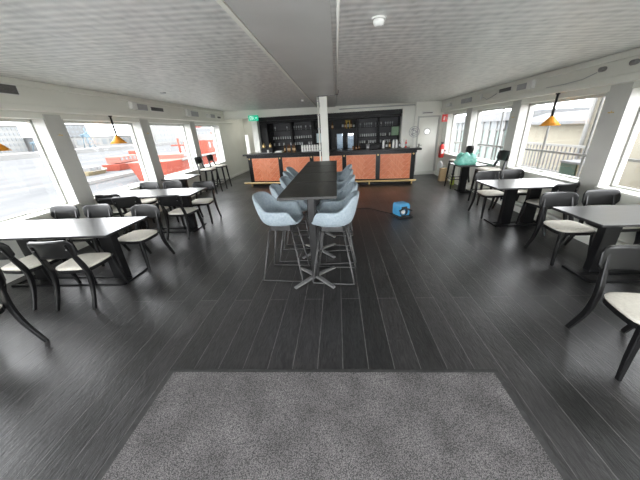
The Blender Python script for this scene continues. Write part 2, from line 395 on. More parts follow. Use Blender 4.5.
# pilasters at both ends and between panels
pw = .13; n_p = 5; gap = (L - pw * (n_p + 1)) / n_p
xs = [i * (pw + gap) for i in range(n_p + 1)]
for i, x in enumerate(xs):
    p = MB().box(x, x + pw, -.005, .05, .11, .95, .004).build('pilaster', M['black'], bar)
    kn = MB().lathe([(.022, 0), (.028, -.012), (.018, -.03), (.0, -.034)][:3], (x + pw / 2, -.018, .90), 12, 'y'); kn.build('brass_knob', M['brass'], p)
def clip(poly, x0, x1, z0, z1):
    for ax, lim, sgn in ((0, x0, 1), (0, x1, -1), (1, z0, 1), (1, z1, -1)):
        out = []
        for i in range(len(poly)):
            a, c = poly[i - 1], poly[i]; ia, ic = (a[ax] - lim) * sgn >= 0, (c[ax] - lim) * sgn >= 0
            if ia != ic:
                t = (lim - a[ax]) / (c[ax] - a[ax]); out.append((a[0] + t * (c[0] - a[0]), a[1] + t * (c[1] - a[1])))
            if ic: out.append(c)
        poly = out
        if len(poly) < 3: return None
    return poly
for i in range(n_p):
    x0, x1 = xs[i] + pw + .008, xs[i + 1] - .008; z0, z1 = .17, .90
    mb = MB(); mb.box(x0 - .01, x1 + .01, .012, .04, z0 - .01, z1 + .01)
    W_, Ln = .135, .54; off = random.random() * .3
    mi = []
    for a in range(-14, 24):
        for c in range(-8, 12):
            # herringbone lattice: horizontal plank and vertical plank in a rotated frame
            for hv in (0, 1):
                px, py = a * W_ + c * 2 * Ln, a * W_
                if hv == 0: q = [(px, py), (px + Ln, py), (px + Ln, py + W_), (px, py + W_)]
                else: q = [(px + Ln, py + W_ - Ln), (px + Ln + W_, py + W_ - Ln), (px + Ln + W_, py + W_), (px + Ln, py + W_)]
                gx = sum(p[0] for p in q) / 4; gy = sum(p[1] for p in q) / 4
                q = [((p[0] - gx) * (.985 if hv == 0 else .945) + gx, (p[1] - gy) * (.945 if hv == 0 else .985) + gy) for p in q]
                s2 = math.sqrt(.5); q = [((p[0] - p[1]) * s2 + x0 - .2 + off, (p[0] + p[1]) * s2 + z0 - .6) for p in q]
                q = clip(q, x0, x1, z0, z1)
                if q:
                    nb = len(mb.bm.faces)
                    mb.hull([(x, .012, z) for x, z in q], [(x, .004, z) for x, z in q]); mb.bm.faces.ensure_lookup_table()
                    for f in mb.bm.faces[nb:]: f.material_index = 1 + hv
    o = mb.build('front_panel', [M['groove'], M['copper'], M['copper2']], bar)
fr = MB(); fr.tube([(-.18, -.16, .13), (L + .05, -.16, .13)], .02, 12); fr.box(-.2, L + .02, -.12, .05, .085, .11, .004)
for x in (.02, 1.4, 2.7, 4.0, L - .08): fr.box(x, x + .05, -.16, -.12, .09, .14, .004)
fr.build('foot_rail', M['brass'], bar)
for x in (.03, 1.4, 2.7, 4.0, L - .1):
    MB().lathe([(.03, 0), (.022, .03), (.022, .085)], (x + .03, -.1, 0), 10).build('rail_foot', M['brass'], bar)

# back shelving: four open bays and a middle cabinet
SV = 2.18
def shelving(u0, u1, zs, label, group='open shelving bays behind the bar'):
    t = thing('shelving_unit', label, 'shelves', bl(u0, SV), BA, group)
    w = u1 - u0
    MB().box(.0, w, .40, .43, .05, 2.02).build('back_panel', M['darkpanel'], t)
    for x in (0, w - .03): MB().box(x, x + .03, 0, .42, 0, 2.02, .003).build('side_panel', M['shelf'], t)
    MB().box(.03, w - .03, .0, .42, .0, .92, .003).build('base_cabinet', M['shelf'], t)
    for z in zs: MB().box(.03, w - .03, .03, .41, z - .025, z, .003).build('shelf', M['shelf'], t)
    return t
bays = [(.12, .99, 'leftmost'), (1.0, 1.84, 'second'), (3.60, 4.36, 'fourth'), (4.38, 5.14, 'rightmost')]
shelving(.12, .99, (1.18, 1.42, 1.74), 'black shelving bay beside the white post under the green exit sign', None)
shelving(1.0, 1.84, (1.18, 1.42, 1.74), 'black shelving bay of glasses next to the blue notice', None)
shelving(3.60, 4.36, (1.14, 1.38, 1.72), 'black shelving bay of glasses right of the lit drinks coolers', None)
shelving(4.38, 5.14, (1.14, 1.38, 1.72), 'black shelving bay with the green card on its shelf', None)
cab = thing('bar_cabinet', 'tall black centre cabinet with bottle shelf and two lit drinks coolers', 'cabinet', bl(1.86, SV), BA)
w = 1.72
MB().box(0, w, .40, .43, .0, 2.02).box(0, .62, .04, .40, .92, 1.66, .003).build('carcass', M['shelf'], cab)
for x in (0, w - .04): MB().box(x, x + .04, 0, .42, 0, 2.02, .003).build('side_panel', M['shelf'], cab)
MB().box(.04, w - .04, 0, .42, 0, .90, .003).build('base_cabinet', M['shelf'], cab)
MB().box(.04, w - .04, .02, .41, 1.66, 1.70, .003).build('shelf', M['shelf'], cab)
MB().box(.70, w - .04, .10, .40, .92, 1.66, .003).build('cooler_housing', M['shelf'], cab)
for x in (.88, 1.30):
    dr = MB(); dr.box(x, x + .32, .06, .10, .92, .98, .003).box(x, x + .32, .06, .10, 1.52, 1.60, .003).box(x, x + .045, .06, .10, .98, 1.52, .003).box(x + .275, x + .32, .06, .10, .98, 1.52, .003)
    dr = dr.build('cooler_door', M['shelf'], cab)
    MB().box(x + .045, x + .275, .09, .098, .98, 1.52).build('lit_interior', M['cooler'], dr)
    MB().box(x + .045, x + .275, .07, .075, .98, 1.52).build('door_glass', M['fridge'], dr)
    MB().tube([(x + .02, .04, 1.1), (x + .02, .035, 1.4)], .008).build('handle', M['foot'], dr)
nt_ = MB().box(-.13, .13, -.006, 0, -.17, .17).build('notice_board', M['paper']); nt_.location = bl(2.12, SV + .03, 1.40); nt_.rotation_euler = (0, 0, BA)
tag(nt_, 'pale blue notice fixed to the black cabinet just behind the white pillar', 'notice')
gc = MB().box(-.13, .13, -.006, .0, -.15, .15).build('menu_card', M['greenpaper']); gc.location = bl(4.98, SV - .02, 1.53); gc.rotation_euler = (0, 0, BA)
tag(gc, 'pale green card standing on the shelf at the end of the bar', 'card')

def bottle_mesh(h, r, kind):
    if kind == 'bottle': prof = [(r * .9, 0), (r, .01), (r, h * .58), (r * .85, h * .66), (r * .36, h * .76), (r * .34, h * .97), (r * .4, h)]
    elif kind == 'glass': prof = [(r * .8, 0), (r * .82, .004), (r, h), (r * .9, h), (r * .72, .012)]
    elif kind == 'wine': prof = [(r * .8, 0), (r * .8, .004), (r * .12, .012), (r * .12, h * .42), (r * .7, h * .55), (r, h * .75), (r * .8, h), (r * .7, h), (r * .6, h * .6)]
    elif kind == 'cup': prof = [(r, 0), (r, .008), (r * .8, h * .9), (r * .7, h)]
    else: prof = [(r * .9, 0), (r, .01), (r, h * .75), (r * .8, h * .85), (r * .8, h)]
    return MB().lathe(prof, (0, 0, 0), 10)
protos = {}
def vessel(kind, m, u, v, z, h, r, label, cat, group, name=None):
    key = (kind, m, h, r)
    if key not in protos:
        o = bottle_mesh(h, r, kind).build(name or kind, M[m]); protos[key] = o
        if kind == 'bottle':
            MB().lathe([(r * 1.02, h * .18), (r * 1.03, h * .2), (r * 1.03, h * .48), (r * 1.02, h * .5)], (0, 0, 0), 10).build('bottle_label', M['tan' if m == 'amber' else 'greyplastic'], o)
    else:
        p = protos[key]; o = p.copy(); C.objects.link(o)
        for ch in p.children: c = ch.copy(); C.objects.link(c); c.parent = o
    o.location = bl(u, v, z); tag(o, label, cat, group); return o
# glasses on the shelves, a row on each
for (u0, u1, zs, nm) in ((.12, .99, (1.18, 1.42, 1.74), 'bay next to the white post'), (1.0, 1.84, (1.18, 1.42, 1.74), 'bay next to the blue notice'),
                         (3.60, 4.36, (1.14, 1.38, 1.72), 'bay right of the coolers'), (4.38, 5.14, (1.14, 1.38, 1.72), 'bay with the green card')):
    for zi, z in enumerate(zs):
        nn = 8
        for i in range(nn):
            if random.random() < (.1, .1, .35)[zi]: continue
            u = u0 + .09 + (u1 - u0 - .18) * i / (nn - 1)
            if abs(u - 4.98) < .15 and zi == 1: continue
            row = ('lowest', 'middle', 'top')[zi]
            kd = 'wine' if zi == 2 else 'glass'; h = .15 if zi == 2 else .10
            vessel(kd, 'clearish', u, SV + .14, z, h, .032, 'clear %s on the %s shelf of the %s' % ('stemmed glass' if kd == 'wine' else 'tumbler', row, nm), 'glass', '%s glasses in the %s' % (row, nm), 'stemmed_glass' if kd == 'wine' else 'tumbler')
# bottles above the coolers
bs = [(2.62, 'amber', .26), (3.02, 'darkglass', .30), (3.12, 'amber', .27), (3.23, 'darkglass', .30), (3.34, 'amber', .28), (3.45, 'darkglass', .24)]
for u, mm, h in bs:
    vessel('bottle', mm, u, SV + .12, 1.70, h, .038, '%s bottle on the top shelf above the lit coolers' % ('amber' if mm == 'amber' else 'dark green'), 'bottle', '%s bottles above the coolers' % mm)
yb = MB().box(-.16, .16, -.03, .03, 0, .10, .005).build('yellow_box', M['yellow']); yb.location = bl(3.2, SV + .30, 1.93 - .23 + .14); yb.location[2] = 1.70; yb.scale = (.6, 1, 2.9); yb.rotation_euler = (0, 0, BA)
tag(yb, 'yellow carton behind the bottles above the coolers', 'box')
TZ = 1.055
for i in range(5):
    vessel('bottle', 'amber', 1.20 + i * .085 + (.02 if i % 2 else 0), .40 + .05 * (i % 2), TZ, .24, .032, 'amber bottle in the cluster left of the white cups on the bar', 'bottle', 'amber bottles beside the cups')
for i in range(8):
    vessel('cup', 'cup', 1.82 + i * .085, .34, TZ, .10, .038, 'upside-down white cup in the front stack on the bar by the pillar', 'cup', 'white cups lined up on the bar', 'cup')
    vessel('cup', 'cup', 1.82 + i * .085, .34, TZ + .10, .10, .038, 'white cup stacked on top in the row on the bar by the pillar', 'cup', 'white cups stacked on top', 'cup')
for i, (u, mm) in enumerate(((4.46, 'cup'), (4.56, 'darkglass'), (4.66, 'amber'), (4.77, 'cup'), (4.87, 'cup'), (4.97, 'darkglass'), (5.06, 'cup'), (5.16, 'red'))):
    nm = {'cup': 'white', 'darkglass': 'dark', 'amber': 'amber', 'red': 'red'}[mm]
    if mm == 'cup': vessel('flask', 'cup', u, .38, TZ, .24, .034, 'tall white bottle among those beside the small desk fan', 'bottle', 'white bottles by the fan', 'bottle')
    else: vessel('bottle', mm, u, .40, TZ, .23, .032, '%s bottle between the white ones beside the desk fan' % nm, 'bottle', '%s bottles by the fan' % nm)
for i in range(3):
    vessel('jar', 'amber', 3.50 + .1 * i, .42, TZ, .11, .036, 'short amber jar on the bar below the right cooler', 'jar', 'short amber jars on the bar', 'jar')
sp = MB().lathe([(.06, 0), (.065, .01), (.055, .15), (.02, .16), (.012, .19)], (0, 0, 0), 16).build('steel_pot', M['foot']); sp.location = bl(3.98, .4, TZ); tag(sp, 'small steel pot on the bar between jars and black crate', 'pot')
bc = thing('black_crate', 'low black crate on the bar in front of the glass shelves', 'crate', bl(4.2, .42, TZ), BA)
MB().box(-.14, .14, -.1, .1, 0, .13, .01).build('body', M['shelf'], bc); MB().tube([(-.12, -.1, .14), (-.12, .1, .14)], .01).tube([(.12, -.1, .14), (.12, .1, .14)], .01).build('rim', M['steel'], bc)
cm = thing('coffee_machine', 'black twin coffee machine with brass tops near the left end of the bar', 'coffee machine', bl(.62, .36, TZ), BA)
MB().box(-.2, .2, -.12, .14, 0, .16, .015).build('body', M['shelf'], cm)
for x in (-.13, .1):
    MB().lathe([(.045, .16), (.05, .2), (.035, .27), (.012, .29), (.012, .31)], (x, 0, 0), 14).build('hopper', M['brass'], cm)
MB().lathe([(.03, 0), (.034, .09), (.03, .1)], (.05, -.16, .0), 12).build('cup_under_spout', M['cup'], cm)
MB().box(-.18, .18, -.2, -.12, 0, .015, .003).build('drip_tray', M['foot'], cm)
tr = MB().box(-.13, .13, -.08, .08, 0, .035, .01).box(-.1, .1, -.06, .06, .035, .055, .008).build('napkin_tray', M['cup']); tr.location = bl(1.0, .35, TZ); tr.rotation_euler = (0, 0, BA)
tag(tr, 'low white napkin tray on the bar beside the coffee machine', 'tray')
lp = thing('table_lamp', 'tall slim white cylinder lamp at the left end of the bar', 'lamp', bl(-.05, .3, TZ), BA)
MB().lathe([(.065, 0), (.065, .015), (.05, .02)], (0, 0, 0), 16).build('base', M['plastic'], lp)
MB().lathe([(.05, .02), (.052, .03), (.052, .58), (.045, .60)], (0, 0, 0), 16).build('shade', M['glowwhite'], lp)
# desk fan
fn = thing('desk_fan', 'white round desk fan standing at the right end of the bar', 'fan', bl(5.36, .30, TZ), BA)
MB().lathe([(.09, 0), (.09, .02), (.03, .035)], (0, 0, 0), 18).build('base', M['plastic'], fn)
MB().tube([(0, 0, .02), (0, .02, .36)], .013).build('stem', M['plastic'], fn)
cg = MB()
for rr_ in (.15, .10, .05):
    cg.tube([(rr_ * math.cos(2 * PI * i / 24), -.03, .45 + rr_ * math.sin(2 * PI * i / 24)) for i in range(24)], .009, 5, closed=True)
for i in range(12):
    a = 2 * PI * i / 12; cg.tube([(.03 * math.cos(a), -.04, .45 + .03 * math.sin(a)), (.15 * math.cos(a), -.02, .45 + .15 * math.sin(a))], .0025, 4)
cg.build('cage', M['greyplastic'], fn)
bd = MB()
for i in range(3):
    a = 2 * PI * i / 3; bd.hull([(.02 * math.cos(a), 0, .45 + .02 * math.sin(a)), (.12 * math.cos(a + .3), .01, .45 + .12 * math.sin(a + .3)), (.12 * math.cos(a - .4), -.01, .45 + .12 * math.sin(a - .4))], [(.02 * math.cos(a), .003, .45 + .02 * math.sin(a)), (.12 * math.cos(a + .3), .013, .45 + .12 * math.sin(a + .3)), (.12 * math.cos(a - .4), -.007, .45 + .12 * math.sin(a - .4))])
bd.build('blade', M['greyplastic'], fn)
MB().lathe([(.03, -.045), (.035, -.03), (.04, .06), (.02, .08)], (0, 0, .45), 14, 'y').build('motor', M['plastic'], fn)

# exit sign with running figure
ex = thing('exit_sign', 'green emergency exit sign with white running figure on the header beam', 'sign', bl(-.30, 1.74, 2.22), BA)
MB().box(-.19, .19, -.05, 0, -.095, .095, .006).build('panel', M['exitgreen'], ex)
f = MB(); q = -.054
f.box(-.13, -.11, q, -.049, -.07, .07).box(-.13, -.05, q, -.049, .055, .07).box(-.065, -.05, q, -.049, -.07, .07)
f.lathe([(.014, 0), (.014, -.004)], (.0, -.05, .048), 10, 'y')
f.tube([(.0, q, .03), (-.012, q, -.01)], .009, 6).tube([(-.012, q, -.01), (-.035, q, -.03), (-.03, q, -.065)], .007, 6).tube([(-.012, q, -.01), (.02, q, -.03), (.045, q, -.055)], .007, 6).tube([(.0, q, .025), (-.035, q, .01)], .005, 6).tube([(0, q, .025), (.03, q, .0)], .005, 6)
f.box(.075, .12, q, -.049, -.008, .008); f.hull([(.145, q, 0), (.115, q, .03), (.115, q, -.03)], [(.145, -.049, 0), (.115, -.049, .03), (.115, -.049, -.03)])
f.build('pictogram', M['exitwhite'], ex)

# ------------------------------------------------------------------ central pillar and conduits
PX, PY = -.30, 7.0
pl = MB(); pl.box(PX - .09, PX + .09, PY - .1, PY + .13, 0, 2.44, .006)
struct('wall_pillar', pl, M['white'])
pp = thing('conduit', 'white vertical conduit with clips running down the pillar', 'pipe', (PX - .13, PY - .08, 0))
MB().tube([(0, 0, 0), (0, 0, 2.40)], .018, 10).build('pipe', M['white'], pp)
c_ = MB()
for z in (.5, 1.2, 1.7, 2.0, 2.3): c_.box(-.03, .03, -.02, .03, z, z + .03, .004)
c_.build('clips', M['greyplastic'], pp)
cv = MB().tube([(PX - .13, PY - .07, 2.40), (PX - .10, PY - .12, 2.41), (.0, PY - .14, 2.42), (.05, PY - .15, 2.425), (.06, PY - .4, 2.435), (.05, PY - .7, 2.44)], .012, 8).build('ceiling_cable', M['foot'])
tag(cv, 'thin grey cable looping from the pillar top onto the ceiling', 'cable')
cv2 = MB().tube([(.03, 1.0, 2.44), (.03, 3.5, 2.44), (.03, 9.6, 2.44)], .011, 6)
cv2 = cv2.build('ceiling_conduit', M['white']); tag(cv2, 'straight white conduit along the ceiling strip towards the bar', 'pipe')
cv3 = MB(); a0 = bl(2.95, 1.74, 2.34); a1 = bl(5.55, 1.74, 2.34); a2 = bl(5.62, 1.74, 2.28)
cv3 = cv3.tube([a0, a1, a2], .014, 8).build('beam_conduit', M['greyplastic']); tag(cv3, 'grey conduit running along the white beam above the bar', 'pipe')
sm = thing('smoke_detector', 'round white smoke detector on the ceiling right of the centre strip', 'detector', (.345, 2.5, zc(.345)))
MB().lathe([(.055, -.012), (.055, 0)], (0, 0, 0), 20).build('mount', M['plastic'], sm)
MB().lathe([(.022, -.055), (.036, -.048), (.044, -.03), (.044, -.012)], (0, 0, 0), 20).build('sensor_head', M['plastic'], sm)
sd = MB().lathe([(.03, -.05), (.045, -.035), (.045, 0)], (0, 0, 0), 14).build('ceiling_sensor', M['plastic']); sd.location = (-.9, 7.9, zc(-.9)); tag(sd, 'small white ceiling sensor just left of the pillar', 'sensor')
sd = MB().lathe([(.05, -.012), (.06, 0)], (0, 0, 0), 14).build('ceiling_downlight', M['greyplastic']); sd.location = (-3.4, 5.7, zc(-3.4)); tag(sd, 'flat grey round fitting in the ceiling near the left windows', 'ceiling light')

# ------------------------------------------------------------------ fittings on the soffits
def wall_box(name, side, y0, y1, z0, z1, m, t, label, cat, slats=0):
    sg = 1 if side == 'l' else -1; x = (XL + .10) if side == 'l' else (XR - .10)
    o = thing(name, label, cat, (x, (y0 + y1) / 2, (z0 + z1) / 2)); hw, hh = (y1 - y0) / 2, (z1 - z0) / 2
    a, c = sorted((0, sg * t)); MB().box(a, c, -hw, hw, -hh, hh, .004).build('housing' if not slats else 'frame', M['plastic'] if slats else M[m], o)
    if slats:
        s = MB(); a, c = sorted((sg * t, sg * (t + .006))); s.box(a, c, -hw + .02, hw - .02, -hh + .012, hh - .012)
        for i in range(slats):
            z = -hh + .012 + (2 * hh - .024) * (i + .5) / slats; s.box(*sorted((sg * t, sg * (t + .012))), -hw + .02, hw - .02, z - .003, z + .003)
        s.build('grille', M[m], o)
    else:
        a, c = sorted((sg * t, sg * (t + .005))); MB().box(a, c, -hw * .8, hw * .8, -hh * .75, hh * .75, .002).build('cover', M[m], o)
    return o
wall_box('air_vent', 'l', 3.15, 3.90, 2.31, 2.44, 'grille', .012, 'dark wide air grille above the leftmost window', 'vent', 5)
wall_box('speaker_box', 'l', 5.95, 6.10, 2.28, 2.42, 'plastic', .08, 'white boxy speaker above the second window post', 'speaker')
wall_box('wall_panel', 'l', 6.12, 6.50, 2.28, 2.40, 'greyplastic', .03, 'flat white panel beside the boxy speaker over the left windows', 'panel')
wall_box('air_vent', 'l', 6.62, 7.12, 2.28, 2.38, 'grille', .012, 'grey air grille beside the white panel over the third left window', 'vent', 4)
wall_box('speaker_box', 'l', 8.15, 8.35, 2.24, 2.42, 'plastic', .07, 'white round-cornered speaker over the last left window post', 'speaker')
wall_box('wall_panel', 'l', 8.42, 8.9, 2.25, 2.39, 'greyplastic', .02, 'pale grey flat panel over the far left window', 'panel')
wall_box('speaker_box', 'l', 9.45, 9.65, 2.24, 2.37, 'plastic', .07, 'small white box between two grey panels over the far left window', 'box')
wall_box('wall_panel', 'l', 9.75, 10.1, 2.26, 2.37, 'greyplastic', .02, 'small grey panel between white box and dark grille', 'panel')
wall_box('air_vent', 'l', 10.3, 10.6, 2.25, 2.33, 'grille', .012, 'small dark grille at the far end over the left windows', 'vent', 3)
wall_box('wall_panel', 'r', 5.72, 6.02, 2.22, 2.32, 'greyplastic', .02, 'flat grey panel over the right windows beside the speaker', 'panel')
wall_box('speaker_box', 'r', 5.52, 5.66, 2.20, 2.34, 'plastic', .07, 'white boxy speaker above the pendant lamp window on the right', 'speaker')
wall_box('air_vent', 'r', 6.2, 6.65, 2.24, 2.33, 'grille', .012, 'grey air grille between two fittings over the right windows', 'vent', 4)
wall_box('wall_panel', 'r', 7.35, 7.42, 2.19, 2.31, 'plastic', .02, 'small white upright plate over the right windows', 'panel')
wall_box('wall_panel', 'r', 7.9, 8.5, 2.19, 2.30, 'greyplastic', .02, 'large grey panel over the second window from the door', 'panel')
wall_box('speaker_box', 'r', 9.15, 9.5, 2.18, 2.28, 'plastic', .08, 'white fitting over the window nearest the door', 'box')
cb = MB().tube([(XR - .115, 6.72, 2.25), (XR - .12, 6.9, 2.2), (XR - .12, 7.1, 2.17), (XR - .12, 7.3, 2.24)], .006, 6).build('loose_cable', M['greyplastic']); tag(cb, 'thin loose cable drooping over the right windows', 'cable')
cb = MB().tube([(XR - .115, 4.3, 2.23), (XR - .12, 4.5, 2.18), (XR - .12, 4.8, 2.165), (XR - .12, 5.2, 2.165)], .005, 6).build('loose_cable', M['greyplastic']); tag(cb, 'thin cable trailing from the spotlight above the pendant window', 'cable')
for y, lb in ((4.22, 'small steel spotlight on the right soffit above the pendant window post'), (3.82, 'small steel spotlight at the right picture edge soffit')):
    lb = lb.replace('right picture edge soffit', 'soffit above the near right window')
    s = thing('spotlight', lb, 'spotlight', (XR - .10, y, 2.25))
    MB().box(-.02, 0, -.03, .03, -.02, .02, .004).build('bracket', M['plastic'], s)
    MB().lathe([(.026, -.07), (.03, -.05), (.03, 0), (.015, .015)], (-.05, 0, 0), 12, 'y').build('lamp_head', M['foot'], s)
# little brass hooks on the posts
for sgn, x, y, z, lb in ((1, XL + .014, 4.31, 1.80, 'small brass hook on the post between the two nearest left windows'), (1, XL + .014, 6.40, 1.80, 'small brass hook on the second left window post'),
                         (-1, XR - .014, 4.0, 1.72, 'small brass hook on the wide right window post'), (-1, XR - .014, 6.1, 1.74, 'small brass hook on the right post beyond the pendant lamp')):
    o = MB().tube([(0, -.03, 0), (0, .03, 0)], .007, 6).tube([(0, -.02, 0), (sgn * .03, -.025, 0), (sgn * .035, -.025, .02)], .006, 6).tube([(0, .025, 0), (sgn * .025, .025, 0)], .009, 6).build('coat_hook', M['brass'])
    o.location = (x, y, z); tag(o, lb, 'hook')

# ------------------------------------------------------------------ pendant lamps
def pendant(x, y, ztop, zap, label):
    t = thing('pendant_lamp', label, 'lamp', (x, y, ztop))
    d = zap - ztop
    MB().lathe([(.03, -.03), (.035, 0)], (0, 0, 0), 12).build('canopy', M['black'], t)
    MB().tube([(0, 0, 0), (0, 0, d)], .017, 8).build('stem', M['pedestal'], t)
    s = MB(); s.lathe([(.018, d + .01), (.03, d), (.145, d - .135), (.138, d - .135), (.022, d - .005)], (0, 0, 0), 32); s.build('lamp_shade', M['orange'], t)
    MB().lathe([(.0, d - .11), (.025, d - .09), (.02, d - .04)][1:], (0, 0, 0), 12).build('bulb', M['cup'], t)
    return t
pendant(XL + .05, 5.42, 2.14, 1.76, 'amber cone pendant lamp hanging before the water view window')
pendant(XL + .05, 3.36, 2.14, 1.76, 'amber cone pendant lamp half cut off before the leftmost window')
pendant(XR - .06, 4.98, 2.07, 1.71, 'amber cone pendant lamp hanging in the right window above the fence view')

# ------------------------------------------------------------------ dining chair
def curve(pts, n):
    """Catmull-Rom resample"""
    P = [Vector(p) for p in pts]; P = [P[0] * 2 - P[1]] + P + [P[-1] * 2 - P[-2]]; out = []
    for i in range(1, len(P) - 2):
        for k in range(n):
            t = k / n; a, b_, c, d = P[i - 1], P[i], P[i + 1], P[i + 2]
            out.append(.5 * ((2 * b_) + (c - a) * t + (2 * a - 5 * b_ + 4 * c - d) * t * t + (3 * b_ - a - 3 * c + d) * t ** 3))
    out.append(P[-2]); return out
def superellipse(cx, cy, hx, hy, n=28, p=3.2, taper=0):
    out = []
    for i in range(n):
        a = 2 * PI * i / n; c, s = math.cos(a), math.sin(a)
        x = abs(c) ** (2 / p) * (1 if c >= 0 else -1); y = abs(s) ** (2 / p) * (1 if s >= 0 else -1)
        out.append((cx + hx * x * (1 + taper * y), cy + hy * y))
    return out
def curved_back(w, z0, z1, ymid, depth, lean, t=.014, rnd=.05):
    mb = MB(); nU, nV = 17, 9; F = []; B = []
    for i in range(nU):
        u = -1 + 2 * i / (nU - 1); rowF = []; rowB = []
        hh = (z1 - z0) / 2; zc_ = (z0 + z1) / 2
        e = max(0.0, abs(u) - .72) / .28; half = hh * (math.sqrt(max(0, 1 - e * e * .75)))
        for j in range(nV):
            v = -1 + 2 * j / (nV - 1); z = zc_ + v * half
            x = u * w / 2; y = ymid + depth * u * u - lean * (z - z0)
            rowF.append((x, y + t / 2, z)); rowB.append((x, y - t / 2, z))
        F.append(rowF); B.append(rowB)
    VF = mb.grid(F); VB = mb.grid(B)
    for i in range(nU - 1):
        mb.bm.faces.new((VF[i][0], VF[i + 1][0], VB[i + 1][0], VB[i][0])); mb.bm.faces.new((VF[i][-1], VF[i + 1][-1], VB[i + 1][-1], VB[i][-1]))
    for j in range(nV - 1):
        mb.bm.faces.new((VF[0][j], VF[0][j + 1], VB[0][j + 1], VB[0][j])); mb.bm.faces.new((VF[-1][j], VF[-1][j + 1], VB[-1][j + 1], VB[-1][j]))
    return mb
def chair_parts(t, sh=.46, top=.80, w=.45, stool=False):
    """faces +y (back at -y)"""
    hw, hd = .205, .20
    # seat frame
    mb = MB(); lo = superellipse(0, 0, hw, hd, 28, 4, .06); a = [(x, y, sh - .065) for x, y in lo]; b_ = [(x, y, sh - .028) for x, y in lo]; mb.hull(a, b_)
    mb.build('seat_frame', M['chairwood'], t)
    # cushion
    mb = MB(); rings = []
    for k, (f, z) in enumerate(((.985, sh - .028), (1.01, sh - .016), (.985, sh - .006), (.90, sh + .003), (.6, sh + .007), (.2, sh + .008))):
        rings.append([mb.bm.verts.new((x * f, y * f, z)) for x, y in lo])
    for A, B in zip(rings, rings[1:]):
        for i in range(28):
            fc = mb.bm.faces.new((A[i], A[(i + 1) % 28], B[(i + 1) % 28], B[i])); fc.smooth = True
    mb.bm.faces.new(rings[0][::-1]); mb.bm.faces.new(rings[-1]); mb.build('seat', M['seat'], t)
    for s in (-1, 1):
        # front leg: tapered, slightly splayed
        MB().tube([(s * (hw - .03), hd - .03, sh - .03), (s * (hw - .01), hd - .005, sh * .4), (s * (hw + .0), hd + .015, 0)], [1.05, .9, .66], flat=(.040, .044)).build('leg', M['chairwood'], t)
        # rear leg sweeps from the backrest down and kicks outward
        pts = curve([(s * (w / 2 - .06), -hd - .075, top - .04), (s * (w / 2 - .05), -hd - .035, sh + .14), (s * (hw - .015), -hd + .005, sh - .04), (s * (hw - .01), -hd - .02, sh * .5), (s * (hw + .0), -hd - .11, 0)], 5)
        nn = len(pts); MB().tube(pts, [.55 + .45 * min(1, i / (nn * .35)) - .30 * max(0, (i / nn - .6) / .4) for i in range(nn)], flat=(.034, .050)).build('leg', M['chairwood'], t)
    bk = curved_back(w + .01, top - .19, top + .01, -hd - .065, .035, .12).build('backrest', M['chairwood'], t)
    MB().lathe([(.008, 0), (.008, -.006)], (-(w / 2 - .06), -hd - .075, top - .09), 8, 'y').lathe([(.008, 0), (.008, -.006)], ((w / 2 - .06), -hd - .075, top - .09), 8, 'y').build('screw_cap', M['foot'], bk)
    if stool:
        mb = MB(); fz = .26
        mb.tube([(-hw - .0, hd + .005, fz), (hw + .0, hd + .005, fz)], .011, 8).tube([(-hw, -hd - .06, fz), (hw, -hd - .06, fz)], .011, 8)
        for s in (-1, 1): mb.tube([(s * hw, hd, fz), (s * (hw + .01), -hd - .06, fz)], .011, 8)
        mb.build('footrest', M['steel'], t)
def make_chair():
    t = thing('dining_chair', '', 'chair'); chair_parts(t, .455, .79); return t
ch0 = make_chair(); first = [True]
def chair(x, y, rz, label):
    if first[0]:
        first[0] = False; ch0.location = (x, y, 0); ch0.rotation_euler = (0, 0, R(rz)); ch0['label'] = label; ch0['group'] = 'black dining chairs at the low tables'; return
    dup(ch0, (x, y, 0), R(rz), label, 'black dining chairs at the low tables')
# rz 0 faces +y (towards the bar), 180 faces the camera
chair(-2.90, 2.50, 3, 'black chair with cream seat, near side of nearest left table, closest to its end')
chair(-3.56, 2.52, -4, 'black cream-seated chair beside the window side of the one at the nearest left table end')
chair(-3.03, 1.52, 92, 'black chair in the bottom left corner with one sweeping rear leg shown')
chair(-2.83, 3.28, 175, 'black cream-seated chair beyond the far end corner of the nearest left table')
chair(-4.20, 3.42, 180, 'black chair tucked behind the nearest left table nearest the window')
chair(-3.66, 3.42, 180, 'black chair tucked behind the nearest left table, middle of its far row')
chair(-2.86, 4.47, -4, 'black cream-seated chair before the second left table, nearest the aisle')
chair(-3.68, 4.47, 8, 'black chair with its back turned, middle of the second left table near row')
chair(-4.20, 4.72, 5, 'black chair with its back turned, by the window at the second left table')
chair(-2.84, 5.18, 184, 'black cream-seated chair behind the second left table nearest the aisle')
chair(-3.66, 5.38, 180, 'black chair tucked behind the second left table, middle of its far row')
chair(-4.2, 5.38, 180, 'black chair tucked behind the second left table at the window')
chair(2.13, 1.54, 172, 'black chair with round cream seat cut by the right edge, closest to the camera')
chair(2.84, 3.17, 178, 'black cream-seated chair behind the nearest right table by the aisle')
chair(3.43, 3.24, 180, 'black chair tucked behind the nearest right table beside the window')
chair(3.33, 4.24, 12, 'black chair with its back turned, in front of the second right table')
chair(2.90, 5.02, 180, 'black cream-seated chair behind the second right table by the aisle')
chair(3.43, 5.12, 180, 'black chair tucked behind the second right table beside the window')

st0 = thing('bar_stool', 'black high stool with cream seat, nearer of two under the far left window', 'stool', (-3.98, 8.05, 0), R(-90), 'black cream-seated high stools')
chair_parts(st0, .76, 1.10, .40, True)
dup(st0, (-3.98, 8.85, 0), R(-90), 'black high stool with cream seat, farther of two under the far left window')
dup(st0, (3.26, 5.90, 0), R(90), 'black high stool with cream seat between the second right table and the green bag')
dup(st0, (3.34, 7.58, 0), R(90), 'black high stool behind the green bag table near the door')

